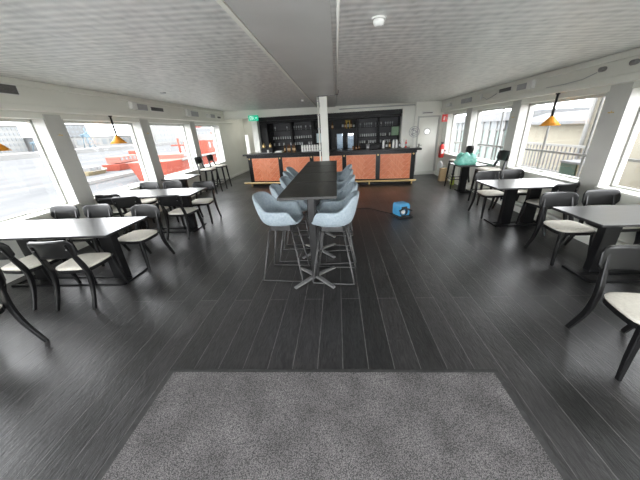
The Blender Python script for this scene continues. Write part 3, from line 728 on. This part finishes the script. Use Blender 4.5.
# ------------------------------------------------------------------ low tables
def low_table(x0, x1, y0, y1, cols, label, z=.735, frames=None):
    t = thing('dining_table', label, 'table', ((x0 + x1) / 2, (y0 + y1) / 2, 0)); hx, hy = (x1 - x0) / 2, (y1 - y0) / 2; cx = (x0 + x1) / 2; cy = (y0 + y1) / 2
    MB().box(-hx, hx, -hy, hy, z - .028, z, .005).build('tabletop', M['tabletop'], t)
    for (px, py) in cols:
        a = px - cx; b2 = py - cy
        MB().box(a - .085, a + .085, b2 - .045, b2 + .045, .02, z - .028, .006).build('column', M['black'], t)
        MB().box(a - .16, a + .16, b2 - .12, b2 + .12, z - .045, z - .027, .003).build('mounting_plate', M['black'], t)
    for (fx0, fx1, fy0, fy1) in frames:
        mb = MB(); a0, a1, b0, b1 = fx0 - cx, fx1 - cx, fy0 - cy, fy1 - cy; w = .042
        mb.box(a0, a1, b0, b0 + w, 0, .022, .004).box(a0, a0 + w, b0, b1, 0, .022, .004).box(a1 - w, a1, b0, b1, 0, .022, .004)
        mb.box(a0, a1, (b0 + b1) / 2 - w / 2 , (b0 + b1) / 2 + w / 2, 0.001, .021, .004)
        mb.build('floor_frame', M['black'], t)
    return t
low_table(-4.40, -2.54, 2.52, 3.20, [(-2.87, 2.86), (-3.95, 2.86)], 'long black table nearest on the left, its top bright with window light', frames=[(-4.25, -2.70, 2.68, 3.10)])
low_table(-4.38, -2.62, 4.42, 5.10, [(-2.92, 4.76), (-3.95, 4.76)], 'second black table from the camera along the left windows', frames=[(-4.2, -2.75, 4.52, 5.0)])
low_table(-4.40, -3.72, 6.35, 7.08, [(-4.06, 6.72)], 'small square black table third along the left windows without chairs', frames=[(-4.28, -3.84, 6.5, 6.94)])
low_table(2.48, 3.62, 2.41, 3.04, [(2.97, 2.80), (3.42, 2.80)], 'black table nearest on the right side below the wide window', frames=[(2.72, 3.5, 2.55, 2.93)])
low_table(2.44, 3.62, 4.06, 4.76, [(2.90, 4.46), (3.28, 4.46)], 'second black table on the right below the pendant lamp window', frames=[(2.70, 3.5, 4.35, 4.74)])
low_table(2.90, 3.55, 6.48, 7.12, [(3.27, 7.02)], 'small black table by the right windows carrying a green bag', z=.745, frames=[(3.2, 3.5, 6.92, 7.3)])

# ------------------------------------------------------------------ high tables down the middle
tyn = [2.38, 3.14, 3.90, 4.66, 5.42]
order = ['nearest', 'second', 'third', 'farthest']
for i in range(4):
    y0, y1 = tyn[i], tyn[i + 1]; yc_ = (y0 + y1) / 2; xc = -.30
    lb = 'dark square high table, %s of the row down the middle' % order[i]
    t = thing('high_table', lb, 'table', (xc, yc_, 0), 0, None)
    MB().box(-.285, .285, y0 - yc_ + .009, y1 - yc_ - .009, 1.082, 1.11, .004).build('tabletop', M['hightop'], t)
    MB().box(-.042, .042, -.042, .042, .03, 1.06, .01).build('column', M['pedestal'], t)
    MB().box(-.14, .14, -.14, .14, 1.055, 1.073, .003).build('mounting_plate', M['pedestal'], t)
    f = MB()
    for sx in (-1, 1):
        for sy in (-1, 1):
            f.tube([(0, 0, .04), (sx * .10, sy * .105, .034), (sx * .225, sy * .235, .016)], [1.1, 1, .8], flat=(.048, .030))
    f.build('cross_foot', M['foot'], t)

# ------------------------------------------------------------------ upholstered bar stools
def make_shell_stool():
    t = thing('upholstered_stool', '', 'stool')
    # bucket shell: faces +y; profile lofted around
    nU, nV = 45, 12; mb = MB(); inner = []; outer = []
    # polar shell: angle from front-left, round the back, to front-right
    def rim(a):      # rim height above seat as function of angle (a=0 back, +-PI front)
        x = abs(a) / PI
        if x < .20: return .32 - .02 * (x / .20) ** 2
        if x < .42: k = (x - .20) / .22; k = k * k * (3 - 2 * k); return .30 * (1 - k) + .150 * k
        if x < .68: return .150 + .01 * (x - .42)
        k = min(1, (x - .68) / .14); k = k * k * (3 - 2 * k); return .152 * (1 - k) + .012 * k
    rows = []
    for i in range(nU):
        a = -PI + 2 * PI * i / (nU - 1); row = []
        h = rim(a); lean = .055 * max(0, math.cos(a))
        for j in range(nV):
            v = j / (nV - 1)
            if v < .35:    # seat pan
                r = v / .35; rx, ry, z = .172 * r, .180 * r, .722 + .018 * r * r
                dx, dy = math.sin(a) * rx, -math.cos(a) * ry
            else:
                q = (v - .35) / .65; bend = 1 - (1 - q) ** 2.2
                rx = .172 + .055 * bend; ry = .180 + .028 * bend
                z = .740 + h * (q ** 1.15) - .0
                dx, dy = math.sin(a) * rx, -math.cos(a) * ry - lean * q
            # squarish plan
            p = 1 + .10 * (abs(math.sin(2 * a))) * min(1, v / .35)
            row.append(Vector((dx * p, dy * p, z)))
        rows.append(row)
    T = .035
    def nrm(i, j):
        i0, i1 = (i - 1) % (nU - 1), (i + 1) % (nU - 1); j0, j1 = max(j - 1, 1), min(j + 1, nV - 1)
        n_ = (rows[i1][j] - rows[i0][j]).cross(rows[i][j1] - rows[i][j0]); return n_.normalized() if n_.length > 1e-9 else Vector((0, 0, -1))
    V = []; Wt = []
    for i in range(nU - 1):
        V.append([]); Wt.append([])
        for j in range(1, nV):
            V[-1].append(mb.bm.verts.new(rows[i][j]))
            nn = nrm(i, j); ctr = Vector((0, 0, .95)); 
            if nn.dot(rows[i][j] - ctr) < 0: nn = -nn
            Wt[-1].append(mb.bm.verts.new(rows[i][j] + nn * T))
    m = nU - 1; c0 = mb.bm.verts.new((0, 0, .722)); c1 = mb.bm.verts.new((0, 0, .69))
    for i in range(m):
        k = (i + 1) % m
        for j in range(nV - 2):
            for G in (V, Wt):
                f = mb.bm.faces.new((G[i][j], G[k][j], G[k][j + 1], G[i][j + 1])); f.smooth = True
        f = mb.bm.faces.new((V[i][-1], V[k][-1], Wt[k][-1], Wt[i][-1])); f.smooth = True
        mb.bm.faces.new((V[i][0], V[k][0], c0)); mb.bm.faces.new((Wt[i][0], Wt[k][0], c1))
    sh = mb.build('seat_shell', M['fabric'], t)
    md = sh.modifiers.new('Smooth', 'SUBSURF'); md.levels = 1; md.render_levels = 1
    # mounting block
    MB().box(-.11, .11, -.12, .12, .625, .69, .01).build('mounting_block', M['steel'], t)
    for s in (-1, 1):
        pts = [(s * .120, .14, .63), (s * .20, .235, .03), (s * .202, .235, .012), (s * .202, .20, .009), (s * .202, -.22, .009), (s * .202, -.25, .012), (s * .20, -.25, .03), (s * .120, -.13, .63)]
        MB().tube(pts, .0105, 8).build('sled_leg', M['steel'], t)
    MB().tube([(-.175, .187, .26), (.175, .187, .26)], .008, 8).build('footrest', M['steel'], t)
    MB().tube([(-.12, .14, .63), (.12, .14, .63)], .0085, 8).tube([(-.12, -.13, .63), (.12, -.13, .63)], .0085, 8).build('top_frame', M['steel'], t)
    return t
us = make_shell_stool()
ORD = ['first and nearest', 'second', 'third', 'fourth', 'fifth and farthest']
fl = True
for side, xx, rz, ys in (('left', -.70, -90, (2.90, 3.42, 3.98, 4.62, 5.18)), ('right', -.07, 90, (2.82, 3.32, 3.92, 4.52, 5.16))):
    for i, y in enumerate(ys):
        lb = 'blue-grey felt bucket stool, %s on the %s of high tables' % (ORD[i], 'harbour side' if side == 'left' else 'blue blower side')
        r_ = R(rz + (-6, 3, -4, 8, 0)[i])
        x_ = xx + ((.03, .10, .12, .04, .0)[i] if side == 'left' else (0, .02, .03, .03, .05)[i])
        if fl: us.location = (x_, y, 0); us.rotation_euler = (0, 0, r_); us['label'] = lb; us['group'] = 'felt bucket stools at the high tables'; fl = False
        else: dup(us, (x_, y, 0), r_, lb, 'felt bucket stools at the high tables')

# ------------------------------------------------------------------ mat
mt = thing('entrance_mat', 'large grey speckled mat lying on the dark floor in the foreground'.replace(' in the foreground', ' nearest the camera'), 'mat', (-.11, .55, 0))
MB().box(-1.20, 1.20, -.85, .85, 0, .012, .003).build('pile', M['mat'], mt)
e = MB(); e.box(-1.235, -1.20, -.88, .88, 0, .008).box(1.20, 1.235, -.88, .88, 0, .008).box(-1.20, 1.20, .85, .88, 0, .008).box(-1.20, 1.20, -.88, -.85, 0, .008); e.build('rubber_border', M['mat_edge'], mt)

# ------------------------------------------------------------------ blue floor blower with its cable
bw = thing('floor_blower', 'bright blue floor blower with black frame standing on the open floor', 'blower', (1.26, 5.10, 0), R(22))
MB().box(-.11, .13, -.10, .16, .03, .25, .025).build('housing', M['blue'], bw)
MB().box(-.10, .12, -.08, .15, .245, .27, .01).build('top_lid', M['blue'], bw)
MB().lathe([(.085, 0), (.09, -.015), (.075, -.02), (.07, -.005)], (-.02, -.095, .12), 18, 'y').build('intake_ring', M['rubber'], bw)
MB().lathe([(.05, 0), (.03, -.02)], (-.03, -.10, .115), 12, 'y').build('intake_hub', M['cup'], bw)
MB().tube([(-.15, -.13, .015), (.15, -.15, .015), (.17, .16, .015), (-.14, .18, .015)], .014, 8, closed=True).build('base_frame', M['rubber'], bw)
MB().tube([(-.14, -.12, .16), (.0, -.14, .20), (.16, -.12, .13)], .014, 8).build('carry_handle', M['rubber'], bw)
MB().box(-.07, .05, -.112, -.10, .185, .225, .004).build('control_panel', M['rubber'], bw)
cpts = curve([(1.16, 5.2, .012), (.95, 5.42, .006), (.65, 5.72, .006), (.35, 5.68, .006), (.1, 5.55, .006)], 8)
tag(MB().tube(cpts, .008, 6).build('power_cable', M['rubber']), 'thin black power cable curving over the floor from the blue blower', 'cable')

# ------------------------------------------------------------------ things by the door on the right
bg = MB(); nU = 20; rings = []
rnd = random.Random(3)
for j in range(9):
    v = j / 8; ring = []
    for i in range(nU):
        a = 2 * PI * i / nU; k = 1 + .10 * math.sin(7 * a + j * .5) + .10 * rnd.uniform(-1, 1) + .12 * abs(math.sin(2 * a))
        f_ = (1, 1.04, 1.06, 1.06, 1.04, 1.0, .96, .9, .55)[j]
        ring.append(bg.bm.verts.new((.215 * f_ * k * math.cos(a), .13 * f_ * k * math.sin(a), .24 * v + (.045 * math.sin(3 * a + 1) + .02 * rnd.uniform(-1, 1) if 5 < j else 0))))
    rings.append(ring)
for A, B in zip(rings, rings[1:]):
    for i in range(nU): f_ = bg.bm.faces.new((A[i], A[(i + 1) % nU], B[(i + 1) % nU], B[i])); f_.smooth = True
bg.bm.faces.new(rings[0][::-1]); bg.bm.faces.new(rings[-1])
bagt = thing('plastic_bag', 'crumpled teal green plastic bag on the small table near the door', 'bag', (3.13, 6.72, .745), 0)
bg.build('sack', M['teal'], bagt)
MB().tube([(.19, 0, .26), (.26, .0, .33), (.29, .02, .27), (.22, .03, .22)], .012, 6).build('handle', M['teal'], bagt)
fe = thing('fire_extinguisher', 'red fire extinguisher mounted on the white wall beside the door', 'fire extinguisher', (3.555, 9.5, .62))
MB().lathe([(.06, 0), (.085, .03), (.085, .36), (.05, .43), (.03, .45)], (0, 0, 0), 18).build('cylinder', M['red'], fe)
MB().box(-.03, .03, -.05, .03, .45, .50, .006).build('valve', M['rubber'], fe)
MB().tube([(-.02, -.05, .47), (-.09, -.07, .40), (-.09, -.08, .2), (-.05, -.08, .1)], .011, 6).build('hose', M['rubber'], fe)
MB().box(-.04, .04, -.088, -.080, .14, .28, .002).build('instruction_label', M['cup'], fe)
MB().box(.0, .13, -.03, .03, .2, .26, .003).build('wall_bracket', M['steel'], fe)
fs = thing('fire_sign', 'red fire extinguisher sign with white symbol high by the corner window', 'sign', (3.53, 9.5, 1.86))
MB().box(-.09, .09, -.008, .0, -.11, .11, .002).build('plate', M['red'], fs)
MB().box(-.035, .0, -.012, -.008, -.06, .03, .001).box(-.028, -.007, -.012, -.008, .03, .055, .001).tube([(.0, -.01, .045), (.04, -.01, .02), (.045, -.01, -.03)], .006, 6).build('pictogram', M['cup'], fs)
MB().box(.09, .16, -.005, .0, -.02, .02, .002).build('bracket', M['plastic'], fs)
hr = thing('wall_hose_reel', 'round white hose reel low on the wall below the red extinguisher', 'hose reel', (XR - .17, 9.25, .36))
MB().lathe([(.17, 0), (.19, -.02), (.19, -.06), (.15, -.075)], (0, 0, 0), 24, 'x').build('drum', M['cup'], hr)
MB().lathe([(.05, -.07), (.05, -.085)], (0, 0, 0), 14, 'x').build('hub', M['plastic'], hr)
MB().box(0, .18, -.03, .03, -.03, .03, .003).build('wall_bracket', M['plastic'], hr)
ps = thing('paper_sack', 'tan paper sack standing on the floor behind the far high stool', 'bag', (3.36, 8.6, 0))
MB().hull([(-.12, -.08, 0), (.12, -.08, 0), (.12, .08, 0), (-.12, .08, 0)], [(-.11, -.05, .36), (.11, -.06, .38), (.10, .05, .36), (-.11, .06, .37)]).build('sack', M['tan'], ps)
MB().box(-.115, .115, -.075, .07, .365, .395, .008).build('rolled_top', M['tan'], ps)
jc = thing('spray_bottle', 'lime green plastic bottle on the floor under the window by the small table', 'bottle', (3.40, 7.95, 0))
MB().lathe([(.05, 0), (.055, .02), (.055, .2), (.02, .26), (.02, .29)], (0, 0, 0), 14).build('body', M['lime'], jc)
MB().box(-.05, .025, -.015, .015, .29, .33, .005).build('trigger_head', M['rubber'], jc)

# ------------------------------------------------------------------ outside: harbour side (left)
WZ = -2.0
tag(MB().box(-92, -5.6, -150, 600, WZ - .3, WZ).build('harbour_water', O['water']), 'pale calm harbour water beyond the left windows', 'water', kind='stuff')
tag(MB().box(-300, -92, -40, 420, WZ - .2, WZ + 1.4).build('quay', O['quay']), 'low grey quay on the far shore across the water', 'quay')
def building(name, label, cx, cy, w, d, z0, h, m, nw, nf, m2='window', roof='grey', rz=0, cat='building', group=None):
    """w along y, d along x; facade faces +x"""
    t = thing(name, label, cat, (cx, cy, z0), rz, group)
    MB().box(-d, 0, -w / 2, w / 2, 0, h).build('wall', O[m], t)
    MB().box(-d - .3, .3, -w / 2 - .3, w / 2 + .3, h, h + max(.25, h * .04)).build('roof', O[roof], t)
    fw, fh = w / nw, h / nf
    for f in range(nf):
        for i in range(nw):
            y = -w / 2 + fw * (i + .5); z = fh * (f + .5)
            MB().box(-.05, .12, y - fw * .27, y + fw * .27, z - fh * .25, z + fh * .25).build('window', O[m2], t)
    return t
building('white_block', 'white block with a grid of dark windows on the far shore', -112, 82, 26, 14, WZ + 1.4, 8.5, 'white', 20, 5)
building('harbour_shed', 'low grey shed beside the white block across the water', -108, 102.5, 12, 12, WZ + 1.4, 4.6, 'grey', 4, 2)
building('harbour_tower_block', 'tall pale block behind the quay seen past the first post', -132, 138, 12, 12, WZ + 1.4, 10.5, 'grey', 5, 5)
building('harbour_warehouse', 'long slate roofed warehouse on the far quay', -112, 136, 44, 12, WZ + 1.4, 4.4, 'white', 10, 1, roof='dark')
building('harbour_office', 'pale office building behind the red ship', -96, 158, 26, 10, WZ + 1.4, 10.5, 'white', 8, 4)
building('harbour_hall', 'tall light hall beyond the moored red ship', -100, 216, 40, 6, WZ + 1.4, 16, 'grey', 8, 5)
def crane(x, y, h, label):
    t = thing('harbour_crane', label, 'crane', (x, y, WZ + 1.4))
    m = MB()
    for a, c in ((-.8, -.8), (.8, -.8), (.8, .8), (-.8, .8)): m.tube([(a * 1.6, c * 1.6, 0), (a, c, h * .6)], .16, 6)
    for k in range(4): m.tube([(.8, -1, h * .15 * k), (.8, 1, h * .15 * (k + 1))], .1, 5)
    m.build('mast', O['blue'], t)
    MB().tube([(0, -2.2, h * .6), (0, 6.5, h)], .3, 6).tube([(0, 0, h * .6), (0, 0, h * .95)], .18, 6).tube([(0, 0, h * .95), (0, 6.5, h)], .06, 5).build('jib', O['blue'], t)
    MB().box(-1, 1, -1.6, .8, h * .52, h * .68).build('cab', O['blue'], t)
crane(-104, 92, 4.6, 'small blue harbour crane on the quay beside the white block')
crane(-104, 112, 8.0, 'larger blue harbour crane on the quay past the first window post')
def ship(name, label, x, y, ln, bm_, hh, rz, m='red', boxes=(), mast=None, mo=None):
    t = thing(name, label, 'ship', (x, y, WZ), rz)
    st = []
    for (k, wf) in ((-.5, .75), (-.4, .95), (-.1, 1), (.2, .97), (.38, .6), (.5, .04)):
        st.append([(-bm_ / 2 * wf, ln * k, hh + (.25 * hh if k > .3 else 0)), (-bm_ / 2 * wf * .75, ln * k * .96, .01), (bm_ / 2 * wf * .75, ln * k * .96, .01), (bm_ / 2 * wf, ln * k, hh + (.25 * hh if k > .3 else 0))])
    mb = MB(); V = [[mb.bm.verts.new(p) for p in r] for r in st]
    for A, B in zip(V, V[1:]):
        for i in range(4): mb.bm.faces.new((A[i], A[(i + 1) % 4], B[(i + 1) % 4], B[i]))
    mb.bm.faces.new(V[0]); mb.bm.faces.new(V[-1]); mb.build('hull', O[m], t)
    MB().tube([(bm_ / 2 * .99, -ln * .4, hh), (bm_ / 2 * 1.02, ln * .2, hh), (bm_ / 2 * .62, ln * .38, hh * 1.25)], .07 * hh, 6).build('rubbing_strake', O['white'], t)
    for (y0, y1, z0, z1, mm) in boxes:
        c = MB().box(-bm_ * .3, bm_ * .3, y0, y1, z0, z1, .05).build('deckhouse', O[mm], t)
        wn = MB(); nn = max(2, int((y1 - y0) / .9))
        for i in range(nn):
            yy = y0 + (y1 - y0) * (i + .5) / nn; wn.box(bm_ * .3, bm_ * .3 + .04, yy - .22, yy + .22, (z0 + z1) / 2 - .1, (z0 + z1) / 2 + .35 * (z1 - z0))
        wn.build('window_row', O['window' if mm != 'window' else 'white'], c)
    if mast:
        for (my, mz, mr) in mast: MB().tube([(0, my, hh), (0, my, mz)], mr, 6).tube([(-.9, my, mz * .8), (.9, my, mz * .8)], mr * .6, 5).build('mast', O[mo or m], t)
    return t
ship('red_lightship', 'large red ship moored just outside beyond the third left window', -17.5, 32.5, 17, 5, 1.7, 0, 'red', ((-5, -1.0, 1.65, 2.1, 'redpale'), (1.0, 4.5, 1.65, 3.2, 'red'), (1.5, 3.6, 3.2, 3.9, 'white')), ((-2.6, 3.6, .12), (1.5, 6.0, .22), (6, 4.2, .10)), 'red')
ship('red_workboat', 'small orange red boat lying further out seen through the second window', -30, 38, 8.5, 3.0, .8, .1, 'red', ((-3.5, 1.0, .9, 1.7, 'redpale'), (1.5, 3.0, .9, 2.2, 'red')), ((2.3, 3.6, .07),), 'grey')
ship('ochre_barge', 'flat ochre and grey barge left of the orange red boat', -30, 31.4, 3.6, 2.4, .45, .1, 'ochre', ((-1.2, .6, .45, .9, 'grey'),))
tag(MB().box(-24, -23, 22, 52, WZ, WZ + .35, .05).build('floating_pontoon', O['white']), 'long white floating pontoon across the water before the red boat', 'pontoon')

# ------------------------------------------------------------------ outside: dock side (right)
tag(MB().box(4.6, 60, -30, 120, -1.4, -1.2).build('dock_ground', O['deck']), 'pale dock surface outside the right windows', 'ground')
t = thing('beige_building', 'beige rendered building with slate roof behind the fence', 'building', (9.6, 9.0, -1.2))
MB().box(0, 8, 1.05, 6.0, 0, 2.75).build('wall', O['beige'], t)
MB().hull([(-.35, 1.05, 2.75), (8, 1.05, 2.75), (8, 6.3, 2.75), (-.35, 6.3, 2.75)], [(1.2, 1.05, 3.15), (8, 1.05, 3.25), (8, 6.3, 3.25), (1.2, 6.3, 3.15)]).build('roof', O['dark'], t)
MB().box(-.42, -.3, 1.05, 6.3, 2.66, 2.78).build('gutter', O['grey'], t)
t = thing('beige_tower_wall', 'tall beige wall rising beside the downpipe past the pendant lamp', 'building', (8.3, 6.3, -1.2))
MB().box(0, 1.2, -3.3, 3.55, 0, 5.6).build('wall', O['beige'], t)
for yy, zz in ((2.75, 3.9), (.9, 2.0), (.9, 3.9), (-1.2, 2.0)):
    f_ = MB().box(-.06, .02, yy - .42, yy + .42, zz - .5, zz + .5).build('window_frame', O['white'], t); MB().box(-.08, -.05, yy - .36, yy + .36, zz - .44, zz + .44).build('glass', O['window'], f_)
MB().tube([(-.1, 3.35, 0), (-.1, 3.35, 5.4)], .06, 8).build('downpipe', O['white'], t)
fe_ = thing('picket_fence', 'pale upright bar fence in front of the beige building', 'fence', (6.7, 8.4, -1.2))
MB().box(-.03, .03, -1.6, 1.9, 2.10, 2.16).box(-.03, .03, -1.6, 1.9, 1.35, 1.40).build('rail', O['white'], fe_)
for i in range(24): MB().box(-.012, .012, -1.58 + i * .15, -1.55 + i * .15, 1.3, 2.12).build('picket', O['grey'], fe_)
MB().box(-.1, .1, -1.7, 1.95, 0, 1.35).build('plinth', O['beige'], fe_)
rl = thing('outer_deck_frame', 'thin white railing and posts of the outer deck beyond the right windows', 'railing', (4.35, 5, -.1))
for y in (-2.0, .1, 2.3, 4.98, 6.0, 7.7, 9.7): MB().tube([(0, y - 5, -.2), (0, y - 5, 2.4)], .022, 8).build('post', O['white'], rl)
MB().tube([(0, -8, 1.16), (0, 8, 1.16)], .022, 8).build('handrail', O['white'], rl)
tag(MB().box(3.98, 4.6, -3, 14, -.25, -.15).build('side_deck', O['white']), 'narrow pale side deck under the right windows', 'deck')
gh = thing('glazed_hall', 'long glazed hall with white mullions and grey roof outside', 'building', (9.2, 20.2, -1.2))
MB().box(0, 6, -4.4, 4.6, 0, 2.44).build('glazing', O['teal'], gh)
MB().box(-.3, 6, -4.7, 4.9, 2.9, 3.35).build('roof', O['grey'], gh)
MB().box(-.04, 6, -4.4, 4.6, 2.45, 2.9).build('clerestory', O['window'], gh)
mu = MB()
for i in range(13): mu.box(-.08, 0, -4.4 + i * .75, -4.4 + i * .75 + .08, 0, 2.9)
for z in (.5, 1.5, 2.4): mu.box(-.08, 0, -4.4, 4.6, z, z + .07)
mu.build('mullions', O['white'], gh)
t = thing('white_tent', 'white domed tent by the water beyond the last right window', 'tent', (8.0, 27.6, -1.2))
MB().lathe([(1.9, 0), (1.9, 1.0), (1.5, 1.7), (.8, 2.2), (.1, 2.4)], (0, 0, 0), 20).build('canopy', O['white'], t)
MB().tube([(0, 0, 2.4), (0, 0, 4.6)], .05, 6).build('pole', O['grey'], t)
for (x, y, mm, lb) in ((5.6, 6.5, 'green', 'dark green bin outside under the pendant lamp window'), (5.6, 6.02, 'ochre', 'ochre bin beside the dark green one outside')):
    t = thing('waste_bin', lb, 'bin', (x, y, -.25))
    MB().hull([(-.18, -.18, 0), (.18, -.18, 0), (.18, .18, 0), (-.18, .18, 0)], [(-.22, -.22, .95), (.22, -.22, .95), (.22, .22, .95), (-.22, .22, .95)]).build('bin_body', O[mm], t)
    MB().box(-.24, .24, -.24, .24, .95, 1.0, .01).build('lid', O['dark'], t)
tag(MB().box(5.0, 6.3, 4.5, 8.0, -1.2, -.25).build('loading_platform', O['deck']), 'low beige platform carrying the two bins outside', 'platform')

# ------------------------------------------------------------------ light
w = bpy.data.worlds.new('World'); bpy.context.scene.world = w; w.use_nodes = True
nt = w.node_tree; bgn = nt.nodes['Background']
tc = nt.nodes.new('ShaderNodeTexCoord'); nz = nt.nodes.new('ShaderNodeTexNoise'); nz.inputs['Scale'].default_value = 2.2
cr = nt.nodes.new('ShaderNodeValToRGB'); cr.color_ramp.elements[0].color = (.86, .90, .95, 1); cr.color_ramp.elements[1].color = (1, 1, 1, 1)
nt.links.new(tc.outputs['Generated'], nz.inputs[0]); nt.links.new(nz.outputs['Fac'], cr.inputs[0]); nt.links.new(cr.outputs[0], bgn.inputs[0])
bgn.inputs[1].default_value = 4.5
for side, xo, wins, s0, h0, rot in (('l', GL - .08, winL, .70, 2.04, -90), ('r', GR + .08, winR, .74, 1.98, 90)):
    for a, c in wins:
        ld = bpy.data.lights.new('window_portal', 'AREA'); ld.shape = 'RECTANGLE'; ld.size = h0 - s0; ld.size_y = c - a; ld.cycles.is_portal = True
        lo = bpy.data.objects.new('window_portal', ld); C.objects.link(lo); lo.location = (xo, (a + c) / 2, (s0 + h0) / 2); lo.rotation_euler = (0, R(rot), 0)

ld = bpy.data.lights.new('added_opening_portal', 'AREA'); ld.shape = 'RECTANGLE'; ld.size = 4.0; ld.size_y = 2.1; ld.cycles.is_portal = True  # portal for the added opening behind the camera
lo = bpy.data.objects.new('added_opening_portal', ld); C.objects.link(lo); lo.location = (-.15, Y0 - .16, 1.05); lo.rotation_euler = (R(90), 0, 0)
ld = bpy.data.lights.new('added_ceiling_fill', 'AREA'); ld.shape = 'RECTANGLE'; ld.size = 7.2; ld.size_y = 11; ld.energy = 4; ld.color = (1, .985, .95)  # added upward fill that brightens the ceiling; no fitting stands here
lo = bpy.data.objects.new('added_ceiling_fill', ld); C.objects.link(lo); lo.location = (-.4, 4.6, 1.86); lo.rotation_euler = (PI, 0, 0)

ld = bpy.data.lights.new('added_passage_fill', 'AREA'); ld.shape = 'RECTANGLE'; ld.size = .8; ld.size_y = 1.6; ld.energy = 4.5; ld.color = (1, .97, .9)  # added fill to brighten the passage wall, hidden by the header beam
lo = bpy.data.objects.new('added_passage_fill', ld); C.objects.link(lo); lo.location = (-3.55, 12.5, 2.44)

sc = bpy.context.scene
sc.view_settings.view_transform = 'Standard'; sc.view_settings.look = 'None'; sc.view_settings.exposure = 1.5
sc.cycles.max_bounces = 10; sc.cycles.diffuse_bounces = 6; sc.cycles.transparent_max_bounces = 12

# ------------------------------------------------------------------ camera
yaw, pit, rol, f, cx = -.0606464107, .400244951, -.0502086216, 259.4565, 325.06
F = Vector((math.sin(yaw) * math.cos(pit), math.cos(yaw) * math.cos(pit), -math.sin(pit)))
r0 = Vector((math.cos(yaw), -math.sin(yaw), 0)); u0 = r0.cross(F)
rr = r0 * math.cos(rol) + u0 * math.sin(rol); uu = rr.cross(F)
cd = bpy.data.cameras.new('camera'); cam = bpy.data.objects.new('camera', cd); C.objects.link(cam)
cam.matrix_world = Matrix(((rr.x, uu.x, -F.x, 0), (rr.y, uu.y, -F.y, 0), (rr.z, uu.z, -F.z, 1.68), (0, 0, 0, 1)))
cd.sensor_width = 36; cd.lens = f / 640 * 36; cd.shift_x = -(cx - 320) / 640; cd.clip_start = .05; cd.clip_end = 1500
sc.camera = cam
